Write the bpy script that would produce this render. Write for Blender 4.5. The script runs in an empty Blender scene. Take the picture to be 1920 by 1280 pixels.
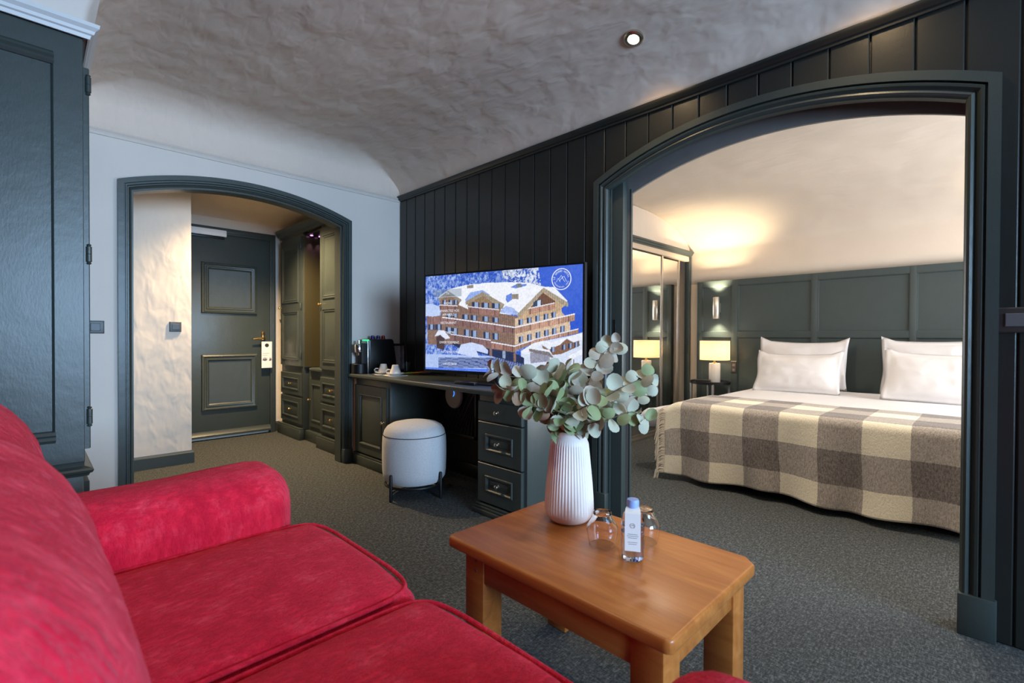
import bpy, bmesh, math, random
import numpy as np
from mathutils import Vector, Matrix, noise
random.seed(7)
S = bpy.context.scene
C = S.collection
PI = math.pi
# ------------------------------------------------------------------ camera
CH = 1.05
def make_camera():
    yaw, pitch, roll = math.radians(44.97), math.radians(-0.589), math.radians(0.242)
    f = Vector((math.sin(yaw)*math.cos(pitch), math.cos(yaw)*math.cos(pitch), math.sin(pitch)))
    r = Vector((math.cos(yaw), -math.sin(yaw), 0)); u = r.cross(f)
    r2 = r*math.cos(roll)+u*math.sin(roll); u2 = -r*math.sin(roll)+u*math.cos(roll)
    cd = bpy.data.cameras.new('camera'); co = bpy.data.objects.new('camera', cd); C.objects.link(co)
    cd.sensor_width = 36; cd.lens = 905.17/1920*36; cd.clip_start = .02; cd.clip_end = 60
    M = Matrix((r2, u2, -f)).transposed().to_4x4(); M.translation = (0, 0, CH); co.matrix_world = M
    cd.dof.use_dof = True; cd.dof.focus_distance = 2.4; cd.dof.aperture_fstop = 4.5
    S.camera = co
make_camera()
# ------------------------------------------------------------------ world, daylight, exposure
S.view_settings.view_transform = 'Standard'; S.view_settings.look = 'None'
S.view_settings.exposure = 0.0; S.view_settings.gamma = 1.0; S.view_settings.use_curve_mapping = False
W = bpy.data.worlds.new('world'); S.world = W; W.use_nodes = True
W.node_tree.nodes['Background'].inputs[0].default_value = (.60, .76, 1, 1)
W.node_tree.nodes['Background'].inputs[1].default_value = .8
def area(name, loc, rot, sx, sy, power, col, spread=PI):
    l = bpy.data.lights.new(name, 'AREA'); l.shape = 'RECTANGLE'; l.size = sx; l.size_y = sy; l.energy = power; l.color = col; l.spread = spread
    o = bpy.data.objects.new(name, l); C.objects.link(o); o.location = loc; o.rotation_euler = rot; return o
DAY = (.46, .705, 1.0)
area('daylight_salon', (.95, -3.62, 1.45), (PI/2-.03, 0, 0), 2.2, 1.4, 158, DAY, math.radians(120))
area('daylight_bedroom', (4.2, -1.52, 1.25), (PI/2, 0, 0), 1.7, 1.7, 92, (.90, .95, 1))
WARM = (1, .70, .38)
# ------------------------------------------------------------------ helpers
ORG = {}
def root(name, loc, label, cat, group=None, rotz=0):
    o = bpy.data.objects.new(name, None); C.objects.link(o); o.location = loc; o.rotation_euler = (0, 0, rotz)
    o.empty_display_size = .05
    o['label'] = label; o['category'] = cat
    if group: o['group'] = group
    ORG[o.name] = Vector(loc); return o
def tag(o, label, cat, group=None):
    o['label'] = label; o['category'] = cat
    if group: o['group'] = group
    return o
class MB:
    def __init__(s): s.v = []; s.f = []; s.uv = None
    def add(s, vs, fs):
        n = len(s.v); s.v += [tuple(v) for v in vs]; s.f += [tuple(i+n for i in f) for f in fs]; return s
    def box(s, x0, x1, y0, y1, z0, z1):
        return s.add([(x, y, z) for x in (x0, x1) for y in (y0, y1) for z in (z0, z1)],
                     [(0,1,3,2),(4,6,7,5),(0,4,5,1),(2,3,7,6),(0,2,6,4),(1,5,7,3)])
    def prism(s, pts, axis, a, b):
        n = len(pts)
        def m(p, h): return {'X': (h, p[0], p[1]), 'Y': (p[0], h, p[1]), 'Z': (p[0], p[1], h)}[axis]
        return s.add([m(p, a) for p in pts]+[m(p, b) for p in pts],
                     [tuple(range(n))[::-1], tuple(range(n, 2*n))]+[(i, (i+1) % n, n+(i+1) % n, n+i) for i in range(n)])
    def tube(s, path, r, seg=8, cap=True, closed=False):
        P = [Vector(p) for p in path]; n = len(P); R = r if isinstance(r, (list, tuple)) else [r]*n
        vs = []; fs = []; up = None
        for i in range(n):
            if closed: t = (P[(i+1) % n]-P[i-1])
            else: t = (P[min(i+1, n-1)]-P[max(i-1, 0)])
            t.normalize()
            if up is None:
                up = Vector((0, 0, 1)) if abs(t.z) < .9 else Vector((1, 0, 0))
            a = t.cross(up).normalized(); up = a.cross(t).normalized()
            for k in range(seg):
                an = 2*PI*k/seg; vs.append(P[i]+(a*math.cos(an)+up*math.sin(an))*R[i])
        m = n if closed else n-1
        for i in range(m):
            for k in range(seg):
                j = (i+1) % n; fs.append((i*seg+k, i*seg+(k+1) % seg, j*seg+(k+1) % seg, j*seg+k))
        if cap and not closed:
            fs.append(tuple(range(seg))[::-1]); fs.append(tuple((n-1)*seg+k for k in range(seg)))
        return s.add(vs, fs)
    def lathe(s, prof, cx=0, cy=0, z=0, seg=32, cap=True, rib=0, nrib=0):
        vs = []; fs = []; n = len(prof)
        for (r, h, *rb) in prof:
            for k in range(seg):
                a = 2*PI*k/seg; rr = r
                if rb and rb[0]: rr = r-rb[0]*(.5-.5*math.cos(a*nrib))
                vs.append((cx+rr*math.cos(a), cy+rr*math.sin(a), z+h))
        for i in range(n-1):
            for k in range(seg):
                fs.append((i*seg+k, i*seg+(k+1) % seg, (i+1)*seg+(k+1) % seg, (i+1)*seg+k))
        if cap:
            if prof[0][0] > 1e-5: fs.append(tuple(range(seg))[::-1])
            if prof[-1][0] > 1e-5: fs.append(tuple((n-1)*seg+k for k in range(seg)))
        return s.add(vs, fs)
    def nested(s, O, U, V, N, w, h, prof):
        """rectangular rings: prof = [(inset, height along N), ...]; the last ring is filled, the first closes the back"""
        O, U, V, N = map(Vector, (O, U, V, N)); vs = []; fs = []
        for (i, d) in prof:
            i2 = i if isinstance(i, tuple) else (i, i)
            a, b = i2
            for (x, y) in ((a, b), (w-a, b), (w-a, h-b), (a, h-b)):
                vs.append(O+U*x+V*y+N*d)
        for k in range(len(prof)-1):
            for j in range(4):
                fs.append((k*4+j, k*4+(j+1) % 4, k*4+4+(j+1) % 4, k*4+4+j))
        fs.append((0, 3, 2, 1)); e = 4*(len(prof)-1); fs.append((e, e+1, e+2, e+3))
        return s.add(vs, fs)
    def grid(s, fn, nu, nv, flip=False):
        vs = [fn(i/nu, j/nv) for j in range(nv+1) for i in range(nu+1)]
        fs = []
        for j in range(nv):
            for i in range(nu):
                a = j*(nu+1)+i; q = (a, a+1, a+nu+2, a+nu+1); fs.append(q[::-1] if flip else q)
        return s.add(vs, fs)
    def build(s, name, mat, parent=None, smooth=False, bevel=0, seg=2, angle=35, recalc=True, local=False, loc=None):
        me = bpy.data.meshes.new(name)
        off = Vector((0, 0, 0))
        if parent is not None and not local: off = ORG.get(parent.name, off)
        if loc is not None: off = Vector(loc)
        me.from_pydata([(v[0]-off.x, v[1]-off.y, v[2]-off.z) for v in s.v], [], s.f)
        if recalc or bevel:
            bm = bmesh.new(); bm.from_mesh(me)
            if recalc: bmesh.ops.recalc_face_normals(bm, faces=bm.faces)
            if bevel:
                es = [e for e in bm.edges if len(e.link_faces) == 2 and e.calc_face_angle(0) > .5]
                bmesh.ops.bevel(bm, geom=es, offset=bevel, segments=seg, profile=.5, affect='EDGES', clamp_overlap=True)
            bm.to_mesh(me); bm.free()
        if smooth or bevel:
            me.polygons.foreach_set('use_smooth', [True]*len(me.polygons)); me.set_sharp_from_angle(angle=math.radians(angle))
        me.materials.append(M[mat] if isinstance(mat, str) else mat); me.update()
        o = bpy.data.objects.new(name, me); C.objects.link(o)
        if parent is not None:
            o.parent = parent; ORG[o.name] = ORG.get(parent.name, Vector((0, 0, 0)))
        elif loc is not None: o.location = loc; ORG[o.name] = Vector(loc)
        return o
def struct(o): o['kind'] = 'structure'; return o
def spot(name, loc, direction, power, size, blend=.6, col=WARM, r=.03):
    l = bpy.data.lights.new(name, 'SPOT'); l.energy = power; l.spot_size = size; l.spot_blend = blend; l.color = col; l.shadow_soft_size = r
    o = bpy.data.objects.new(name, l); C.objects.link(o); o.location = loc
    o.rotation_euler = Vector(direction).to_track_quat('-Z', 'Y').to_euler(); return o
def point(name, loc, power, col=WARM, r=.03):
    l = bpy.data.lights.new(name, 'POINT'); l.energy = power; l.color = col; l.shadow_soft_size = r
    o = bpy.data.objects.new(name, l); C.objects.link(o); o.location = loc; return o
# ------------------------------------------------------------------ materials
M = {}
def lin(c): return tuple(((x/255/12.92) if x/255 <= .04045 else ((x/255+.055)/1.055)**2.4) for x in c)
class NT:
    def __init__(s, name):
        m = bpy.data.materials.new(name); m.use_nodes = True; M[name] = m; s.m = m; s.t = m.node_tree; s.b = s.t.nodes['Principled BSDF']; s._c = None
    def n(s, typ, **kw):
        o = s.t.nodes.new(typ)
        for k, v in kw.items():
            if k in o.inputs.keys(): o.inputs[k].default_value = v
            else: setattr(o, k, v)
        return o
    def l(s, a, b): s.t.links.new(a, b)
    def co(s, scale=(1, 1, 1), kind='Object'):
        t = s.n('ShaderNodeTexCoord'); mp = s.n('ShaderNodeMapping'); mp.inputs['Scale'].default_value = scale; s.l(t.outputs[kind], mp.inputs[0]); return mp.outputs[0]
    def noise(s, scale, detail=2, rough=.5, vec=None, dist=0):
        o = s.n('ShaderNodeTexNoise'); o.inputs['Scale'].default_value = scale; o.inputs['Detail'].default_value = detail; o.inputs['Roughness'].default_value = rough; o.inputs['Distortion'].default_value = dist
        s.l(vec if vec else s.co(), o.inputs['Vector']); return o.outputs[0]
    def ramp(s, fac, stops):
        r = s.n('ShaderNodeValToRGB'); e = r.color_ramp.elements
        while len(e) < len(stops): e.new(.5)
        for k, (p, c) in enumerate(stops): e[k].position = p; e[k].color = (*c, 1)
        s.l(fac, r.inputs[0]); return r.outputs[0]
    def mix(s, fac, a, b, mode='MIX'):
        x = s.n('ShaderNodeMix'); x.data_type = 'RGBA'; x.blend_type = mode
        for i, v in ((0, fac), (6, a), (7, b)):
            if isinstance(v, (int, float)): x.inputs[i].default_value = v
            elif isinstance(v, tuple): x.inputs[i].default_value = (*v, 1)
            else: s.l(v, x.inputs[i])
        return x.outputs[2]
    def math(s, op, a, b=None):
        x = s.n('ShaderNodeMath'); x.operation = op
        for i, v in ((0, a), (1, b)):
            if v is None: continue
            if isinstance(v, (int, float)): x.inputs[i].default_value = v
            else: s.l(v, x.inputs[i])
        return x.outputs[0]
    def bump(s, h, strength, dist=.01, prev=None):
        b = s.n('ShaderNodeBump'); b.inputs['Strength'].default_value = strength; b.inputs['Distance'].default_value = dist
        s.l(h, b.inputs['Height'])
        if prev: s.l(prev, b.inputs['Normal'])
        s.l(b.outputs[0], s.b.inputs['Normal']); return b.outputs[0]
    def set(s, **kw):
        for k, v in kw.items():
            i = s.b.inputs[k.replace('_', ' ')]
            if isinstance(v, tuple): i.default_value = (*v, 1) if len(v) == 3 else v
            elif isinstance(v, (int, float)): i.default_value = v
            else: s.l(v, i)
        return s
def plain(name, col, rough=.5, metal=0, **kw):
    t = NT(name); t.set(Base_Color=col, Roughness=rough, Metallic=metal, **kw); return t
def paint(name, col, rough, bs=.05):
    t = NT(name); n1 = t.noise(9, 3); c = t.mix(n1, tuple(x*.9 for x in col), tuple(x*1.1 for x in col)); t.set(Base_Color=c, Roughness=rough)
    b = t.bump(t.noise(160, 3, .6, t.co((1, 1, .35))), bs*1.6, .002); t.bump(t.noise(14, 2), bs*.8, .01, b)
    return t
paint('green_paint', (.045, .057, .053), .36, .12)
paint('wall_green', (.0175, .0190, .0170), .34, .07)
paint('headboard_green', (.042, .060, .062), .5, .05)
def plaster(name, col, k, sc):
    t = NT(name); c = t.mix(t.noise(3, 3), tuple(x*.95 for x in col), tuple(min(1, x*1.04) for x in col)); t.set(Base_Color=c, Roughness=.85)
    b = t.bump(t.noise(sc, 2, .45, t.co((1.8, .8, 1)), .3), k, .05); t.bump(t.noise(sc*4, 2, .5), k*.4, .006, b); return t
plaster('plaster_wall', (.735, .66, .60), .12, 3)
plaster('plaster_rough', (.76, .70, .62), .26, 5)
paint('lintel_lit_grey', (.21, .20, .19), .3, .06)  # paler than the other trim: light on the inner lintel put into its colour
plaster('plaster_ceiling', (.78, .64, .54), .26, 8)
plaster('plaster_warm', (.74, .64, .54), .2, 4)
plain('white_trim', (.66, .65, .65), .45)
t = NT('carpet'); n1 = t.noise(150, 3, .8, t.co((1, .3, 1))); n2 = t.noise(150, 3, .8, t.co((.3, 1, 1))); nn = t.mix(.5, n1, n2)
c = t.ramp(nn, [(.37, (.016, .017, .019)), (.50, (.056, .061, .063)), (.63, (.19, .205, .20))])
c = t.mix(t.math('MULTIPLY', t.noise(1.6, 3), .5), c, (.064, .070, .070), 'MIX'); t.set(Base_Color=c, Roughness=1.0, Specular_IOR_Level=.1); t.bump(nn, .6, .004)
t = NT('red_velvet'); g = t.noise(11, 5, .65); st = t.ramp(t.noise(95, 4, .75, t.co((.42, 1, .12))), [(.40, (0, 0, 0)), (.62, (1, 1, 1))]); c = t.ramp(g, [(.30, (.62, .012, .036)), (.52, (.80, .020, .054)), (.74, (.93, .075, .12))])
c = t.mix(t.math('MULTIPLY', st, .62), c, (.50, .005, .030)); t.set(Base_Color=c, Roughness=.85, Specular_IOR_Level=.12, Sheen_Weight=.32, Sheen_Roughness=.45, Sheen_Tint=(1, .32, .40)); t.bump(st, .6, .005)
t = NT('table_wood'); w = t.noise(3.2, 5, .6, t.co((9, .9, 9)), .6); c = t.ramp(w, [(.3, (.36, .105, .020)), (.55, (.50, .165, .034)), (.75, (.60, .23, .055))])
c = t.mix(t.math('MULTIPLY', t.noise(5, 3), .35), c, (.42, .125, .024)); t.set(Base_Color=c, Roughness=.34, Coat_Weight=.08, Coat_Roughness=.2); t.bump(w, .05, .002)
t = NT('grey_fabric'); n1 = t.noise(420, 2, .7); c = t.ramp(n1, [(.35, (.50, .50, .52)), (.65, (.78, .78, .80))]); t.set(Base_Color=c, Roughness=.9, Sheen_Weight=.2); t.bump(n1, .3, .002)
t = NT('white_cotton'); t.set(Base_Color=(.70, .685, .70), Roughness=.8, Sheen_Weight=.1); t.bump(t.noise(6, 3, .5), .25, .03)
t = NT('cream_shade'); t.set(Base_Color=(.86, .74, .58), Roughness=.8, Transmission_Weight=.0); t.bump(t.noise(300, 1), .1, .002)
tr = t.n('ShaderNodeBsdfTranslucent'); tr.inputs[0].default_value = (.98, .86, .68, 1); mx = t.n('ShaderNodeMixShader'); mx.inputs[0].default_value = .55
t.l(t.b.outputs[0], mx.inputs[1]); t.l(tr.outputs[0], mx.inputs[2]); t.l(mx.outputs[0], t.t.nodes['Material Output'].inputs[0])
t = NT('check_blanket')
uvn = t.n('ShaderNodeUVMap'); sp = t.n('ShaderNodeSeparateXYZ'); t.l(uvn.outputs[0], sp.inputs[0])
wob = t.math('MULTIPLY', t.math('SUBTRACT', t.noise(120, 1), .5), .03)
cu = t.math('MODULO', t.math('FLOOR', t.math('ADD', sp.outputs[0], wob)), 2.0); cv = t.math('MODULO', t.math('FLOOR', t.math('ADD', sp.outputs[1], wob)), 2.0)
sm = t.math('MULTIPLY', t.math('ADD', cu, cv), .5)
c = t.ramp(sm, [(0, (.90, .82, .63)), (.5, (.33, .285, .245)), (1, (.12, .10, .09))]); fz = t.ramp(t.noise(120, 4, .8, t.co((1, 1, .45))), [(.38, (0, 0, 0)), (.64, (1, 1, 1))])
c = t.mix(t.math('MULTIPLY', fz, .75), c, t.ramp(sm, [(0, (.93, .86, .70)), (.5, (.62, .56, .50)), (1, (.34, .30, .275))])); t.set(Base_Color=c, Roughness=.95, Sheen_Weight=.3, Sheen_Roughness=.5); t.bump(fz, .4, .006)
plain('fringe_wool', (.70, .62, .50), .9)
plain('black_plastic', (.010, .010, .011), .28); plain('black_matt', (.012, .012, .013), .6); plain('dark_metal', (.02, .021, .023), .4, .6)
plain('chrome', (.75, .75, .76), .15, 1); plain('steel', (.55, .55, .56), .3, 1); plain('brass', (.75, .50, .20), .25, 1); plain('nickel', (.62, .56, .46), .28, 1); plain('sconce_metal', (.72, .68, .60), .35, .9)
plain('porcelain', (.80, .77, .73), .25); t = plain('vase_white', (.84, .75, .70), .5)
plain('switch_grey', (.045, .052, .058), .4); plain('switch_bronze', (.055, .045, .042), .4, .3); plain('switch_rocker', (.16, .15, .16), .4, .4)
plain('paper', (.82, .81, .80), .8); plain('mirror', (.86, .85, .83), .015, 1); plain('alu', (.62, .58, .54), .3, .9)
plain('beige_board', (.62, .50, .38), .5); plain('terracotta', (.20, .085, .05), .7); plain('bed_black', (.012, .012, .013), .8)
plain('bottle_cap', (.30, .42, .80), .4); plain('ap_white', (.70, .66, .66), .5); plain('raw_wood', (.40, .19, .10), .6); plain('niche_gloss', (.06, .055, .032), .22)
t = NT('glass'); t.set(Base_Color=(1, 1, 1), Roughness=.0, IOR=1.45, Transmission_Weight=1.0)
t = NT('pet_plastic'); t.set(Base_Color=(.84, .87, 1), Roughness=.06, IOR=1.2, Transmission_Weight=1.0); t.bump(t.noise(60, 2), .25, .004)
t = NT('water'); t.set(Base_Color=(.85, .90, 1), Roughness=.0, IOR=1.33, Transmission_Weight=1.0)
t = NT('window_glass'); gl = t.n('ShaderNodeBsdfGlossy'); gl.inputs['Roughness'].default_value = .02; tp = t.n('ShaderNodeBsdfTransparent'); mx = t.n('ShaderNodeMixShader'); mx.inputs[0].default_value = .06
t.l(tp.outputs[0], mx.inputs[1]); t.l(gl.outputs[0], mx.inputs[2]); t.l(mx.outputs[0], t.t.nodes['Material Output'].inputs[0])
def glow(name, col, st):
    t = NT(name); t.set(Base_Color=(0, 0, 0), Emission_Color=col, Emission_Strength=st); return t
glow('lamp_glow', (1, .86, .62), 14); glow('sconce_glow', (1, .82, .55), 12); glow('led_green', (.02, 1, .25), 1.5); glow('led_blue', (.05, .3, 1), 1.5); glow('led_purple', (.85, .35, .9), 3); glow('bulb', (1, .75, .45), 10)
glow('screen_text', (.88, .92, 1), .95)
t = NT('screen'); a = t.n('ShaderNodeAttribute'); a.attribute_name = 'picture'; t.set(Base_Color=(.004, .004, .005), Roughness=.12, Emission_Strength=1.0); t.l(a.outputs['Color'], t.b.inputs['Emission Color'])
def leafmat(name, c1, c2):
    t = NT(name); c = t.mix(t.noise(40, 4, .6), c1, c2); c = t.mix(t.math('MULTIPLY', t.noise(9, 2), .5), c, c2); t.set(Base_Color=c, Roughness=.6, Sheen_Weight=.2); return t
leafmat('leaf_sage', (.15, .20, .075), (.30, .355, .17)); leafmat('leaf_grey', (.33, .335, .235), (.53, .525, .40)); leafmat('leaf_brown', (.17, .09, .045), (.33, .21, .13)); leafmat('leaf_taupe', (.36, .30, .225), (.53, .465, .37))
plain('stem_brown', (.16, .11, .07), .7)
for i, c in enumerate([(.35, .5, .05), (.75, .28, .03), (.55, .06, .04), (.7, .6, .3)]): plain('sachet_%d' % i, c, .4)
plain('capsule_violet', (.03, .025, .12), .25, .7); plain('capsule_red', (.22, .012, .015), .25, .7)
# ================================================================== STRUCTURE
XW = 2.36          # face of the panelled wall
YE = 3.80          # face of the entrance-arch wall
def arc_pts(yc, zc, R, hw, n=28):
    a = math.asin(hw/R); return [(yc+R*math.sin(-a+2*a*k/n), zc+R*math.cos(-a+2*a*k/n)) for k in range(n+1)]
def arch_outline(lo, hi, top, yc, zc, R, hw, z0=0.0, n=28):
    A = arc_pts(yc, zc, R, hw, n)
    return [(lo, z0), (yc-hw, z0)]+A+[(yc+hw, z0), (hi, z0), (hi, top), (lo, top)]
struct(MB().box(-.8, 5.8, -3.8, 5.9, -.06, 0).build('floor', 'carpet'))
# --- entrance wall with arch (arch 1)
A1 = dict(yc=1.137, zc=.028, R=2.045, hw=.689)
struct(MB().prism(arch_outline(-.6, XW+.02, 2.62, **A1), 'Y', YE, YE+.12).build('wall_entrance', 'plaster_wall'))
# --- panelled wall core (arch 2), with the slot for the sliding doors
A2 = dict(yc=.832, zc=.213, R=1.845, hw=.752)
wr = struct(MB().prism(arch_outline(-3.6, YE, 2.62, **A2), 'X', XW+.015, 2.385).build('wall_right', 'wall_green'))
MB().prism(arch_outline(-3.6, YE, 2.62, yc=.832, zc=.213, R=1.93, hw=.83), 'X', 2.385, 2.448).build('pocket_core', 'black_matt', wr)
bk = MB().prism(arch_outline(-3.6, 3.8, 2.62, yc=.783, zc=.1104, R=1.8969, hw=.708), 'X', 2.448, 2.462).build('inner_lintel', 'lintel_lit_grey', wr)
# vertical boards, each one its own piece
seams = [YE]+[3.686-.1385*k for k in range(0, 54)]
def arc_top(y, yc, zc, R, hw): return zc+math.sqrt(max(R*R-(y-yc)**2, 0)) if abs(y-yc) < hw else 0
for k in range(len(seams)-1):
    y1, y0 = seams[k]-.0022, seams[k+1]+.0022
    if y1 < -3.6: break
    y0 = max(y0, -3.6)
    hw_o, hw_i = .80, .80
    segs = []
    ys = sorted(set([y0, y1]+[y for y in (A2['yc']-.80, A2['yc']+.80) if y0 < y < y1]))
    full = []
    n = 4
    bot = []
    if y1 <= A2['yc']-.80 or y0 >= A2['yc']+.80:
        out = [(y0, 0.005), (y1, 0.005), (y1, 2.30), (y0, 2.30)]
    else:
        pts = []
        for q in range(9):
            y = y0+(y1-y0)*q/8; z = arc_top(y, A2['yc'], A2['zc'], A2['R']+.05, .80)
            pts.append((y, max(z, .005)))
        out = pts+[(y1, 2.30), (y0, 2.30)]
    m = MB(); g = .006; b = .004
    # bevelled front: front face at XW, sides step back
    n = len(out)
    def shrink(p):
        y, z = p; return (min(max(y, y0+b), y1-b), z)
    fr = [(XW, *shrink(p)) for p in out]; mid = [(XW+b, *p) for p in out]; ba = [(XW+.016, *p) for p in out]
    m.add(fr+mid+ba, [tuple(range(n))]+[(i, (i+1) % n, n+(i+1) % n, n+i) for i in range(n)]+[(n+i, n+(i+1) % n, 2*n+(i+1) % n, 2*n+i) for i in range(n)]+[tuple(range(2*n, 3*n))[::-1]])
    m.build('board', 'wall_green', wr)
# mouldings swept along a line
def sweep_line(name, mat, prof, p0, p1, out, parent=None, ret=0):
    """prof = [(out, z)]; swept from p0 to p1 (xy); out = outward direction (xy)"""
    vs = []; n = len(prof)
    for P in (p0, p1):
        for (d, z) in prof: vs.append((P[0]+out[0]*d, P[1]+out[1]*d, z))
    fs = [(i, (i+1) % n, n+(i+1) % n, n+i) for i in range(n)]+[tuple(range(n))[::-1], tuple(range(n, 2*n))]
    return MB().add(vs, fs).build(name, mat, parent, smooth=True, angle=25)
crown = [(0, 2.252), (.012, 2.252), (.013, 2.262), (.020, 2.266), (.026, 2.276), (.030, 2.286), (.030, 2.297), (0, 2.297)]
struct(sweep_line('trim_1', 'wall_green', crown, (XW, YE), (XW, -3.6), (-1, 0)))
pic = [(0, 2.246), (.010, 2.246), (.018, 2.260), (.008, 2.266), (.020, 2.274), (.010, 2.286), (0, 2.290)]
struct(sweep_line('trim_2', 'plaster_wall', pic, (.17, YE), (XW, YE), (0, -1)))
# arch casings
def casing(name, arch, prof, plane, sign, mat, zbot):
    """prof=[(d outward from opening edge, n out of wall)]; plane = ('X'|'Y', value)"""
    yc, zc, R, hw = arch['yc'], arch['zc'], arch['R'], arch['hw']; rings = []
    n = 36
    def ring(kind, k):
        out = []
        for (d, h) in prof:
            r = R+d; w = hw+d; zz = zc+math.sqrt(r*r-w*w); a = math.asin(w/r)
            if kind == 'L': p = (yc-w, zbot)
            elif kind == 'R': p = (yc+w, zbot)
            else:
                an = -a+2*a*k/n; p = (yc+r*math.sin(an), zc+r*math.cos(an))
            v = plane[1]+sign*h
            out.append((v, p[0], p[1]) if plane[0] == 'X' else (p[0], v, p[1]))
        return out
    rings = [ring('L', 0)]+[ring('A', k) for k in range(n+1)]+[ring('R', 0)]
    m = len(prof); vs = [p for r in rings for p in r]; fs = []
    for i in range(len(rings)-1):
        for j in range(m): fs.append((i*m+j, i*m+(j+1) % m, (i+1)*m+(j+1) % m, (i+1)*m+j))
    fs.append(tuple(range(m))[::-1]); fs.append(tuple((len(rings)-1)*m+j for j in range(m)))
    return MB().add(vs, fs).build(name, mat, None, smooth=True, angle=22)
P2 = [(-.002, -.03), (-.002, .006), (.004, .014), (.012, .018), (.020, .014), (.024, .006), (.028, .008), (.036, .018), (.044, .020), (.049, .014), (.0495, .004), (.0535, .004), (.054, .022), (.088, .022), (.088, -.004), (.05, -.012)]
c2 = struct(casing('trim_3', A2, P2, ('X', XW), -1, 'green_paint', .144))
P1 = [(-.002, -.03), (-.002, .008), (.006, .016), (.012, .010), (.018, .010), (.022, .022), (.028, .022), (.030, .014), (.034, .014), (.036, .026), (.066, .026), (.066, -.002), (.03, -.004)]
c1 = struct(casing('trim_4', A1, P1, ('Y', YE), -1, 'green_paint', .115))
for s in (-1, 1):     # plinth blocks
    y = A2['yc']+s*(A2['hw']+.043)
    MB().box(XW-.027, XW+.02, y-.050, y+.050, 0, .146).build('plinth_block', 'green_paint', c2, bevel=.004)
    x = A1['yc']+s*(A1['hw']+.033)
    MB().box(x-.038, x+.038, YE-.032, YE+.01, 0, .117).build('plinth_block', 'green_paint', c1, bevel=.004)
# jamb lining of the entrance arch
lin1 = MB(); Aa = arc_pts(A1['yc'], A1['zc'], A1['R']-.001, A1['hw']-.001, 28); Ab = arc_pts(A1['yc'], A1['zc'], A1['R']-.014, A1['hw']-.014, 28)
pa = [(A1['yc']-A1['hw']+.001, 0)]+Aa+[(A1['yc']+A1['hw']-.001, 0)]; pb = [(A1['yc']-A1['hw']+.012, 0)]+Ab+[(A1['yc']+A1['hw']-.012, 0)]
lin1.prism(pa+pb[::-1], 'Y', YE+.02, YE+.125).build('lining', 'green_paint', c1)
# sliding door leaf waiting inside the left-hand pocket, its edge flush with the jamb
dl = struct(MB().prism([(1.505, .01), (2.30, .01), (2.30, 1.95), (1.66, 1.95), (1.60, 1.93), (1.505, 1.955)], 'X', 2.392, 2.440).build('door_2', 'green_paint', bevel=.003))
MB().prism([(1.550, 1.065), (1.568, 1.065), (1.568, 1.15), (1.550, 1.15)], 'X', 2.3905, 2.394).build('pull_recess', 'black_plastic', dl, bevel=.006)
# light jamb strips either side of the slot
for nm, x0, x1, y0, y1 in (('jamb', 2.373, 2.388, 1.572, 1.586), ('jamb', 2.373, 2.388, .078, .084), ('jamb', 2.446, 2.464, 1.484, 1.4925)):
    MB().box(x0, x1, y0, y1, 0, 1.90).build(nm, 'green_paint', wr, bevel=.002)
# --- main ceiling: shallow vault with coves
def cove_axis(a, b, c, n1, n2): return list(np.linspace(a, b, n1, endpoint=False))+[b+(c-b)*math.sin(k/n2*PI/2) for k in range(n2+1)]
def ceiling(name, xs, ys, fz, mat, amp, xd=(), yd=()):
    # xd / yd: the plaster carries on down the end walls to these heights
    XX = [(x, 9) for x in xs]+[(xs[-1]-.0015, z) for z in xd]; YY = [(y, 9) for y in ys]+[(ys[-1]-.0015, z) for z in yd]
    nx, ny = len(XX), len(YY)
    vs = []
    for y, zy in YY:
        for x, zx in XX: vs.append((x, y, min(zx, zy, fz(x, y)+amp*noise.noise(Vector((x*4.2, y*5.5, 3.1)))+amp*.5*noise.noise(Vector((x*11, y*14, 7.7))))))
    fs = [(j*nx+i, (j+1)*nx+i, (j+1)*nx+i+1, j*nx+i+1) for j in range(ny-1) for i in range(nx-1)]
    o = MB().add(vs, fs).build(name, mat, smooth=True, angle=50, recalc=False); o['kind'] = 'structure'
    mo = o.modifiers.new('thick', 'SOLIDIFY'); mo.thickness = .05; mo.offset = -1
    return o
def ell(t, b): t = max(0, min(1, t)); return b*(1-math.sqrt(1-t*t))
def sstep(a, b, t): t = max(0, min(1, (t-a)/(b-a))); return t*t*(3-2*t)
def fz_main(x, y): return 2.57-max(ell((x-1.72)/.64, .27), ell((y-3.56)/.24, .15), ell((.50-x)/.33, .20)*sstep(2.57, 2.67, y))
ceiling('ceiling', [-.6]+[.172+.33*(1-math.cos(k/14*PI/2)) for k in range(14)]+cove_axis(.502, 1.72, XW, 36, 18), cove_axis(-3.6, 3.56, YE, 150, 14), fz_main, 'plaster_ceiling', .0065, (), (2.385, 2.35, 2.275))
# --- bulkhead above the wardrobe with its flared plaster top
rings = [(2.262, .170, 2.618), (2.33, .172, 2.616), (2.38, .180, 2.61), (2.42, .194, 2.60), (2.46, .215, 2.58), (2.60, .22, 2.57)]
m = MB(); vs = []
for (z, x, y) in rings: vs += [(-.6, y, z), (x-.02, y, z), (x, y+.02, z), (x, YE, z)]
fs = [(i*4+j, i*4+j+1, i*4+5+j, i*4+4+j) for i in range(len(rings)-1) for j in range(3)]+[(3, 2, 1, 0)]
struct(m.add(vs, fs).build('wall_bulkhead', 'plaster_wall', smooth=True, angle=60))
cw = [(0, 2.248), (.006, 2.248), (.010, 2.262), (.018, 2.266), (.022, 2.278), (.034, 2.290), (.036, 2.304), (0, 2.304)]
vs = []; n = len(cw)
for (x, y, dx, dy) in ((-.6, 2.618, 0, -1), (.172, 2.618, 1, -1), (.172, YE, 1, 0)):
    for (d, z) in cw: vs.append((x+dx*d, y+dy*d, z))
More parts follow.
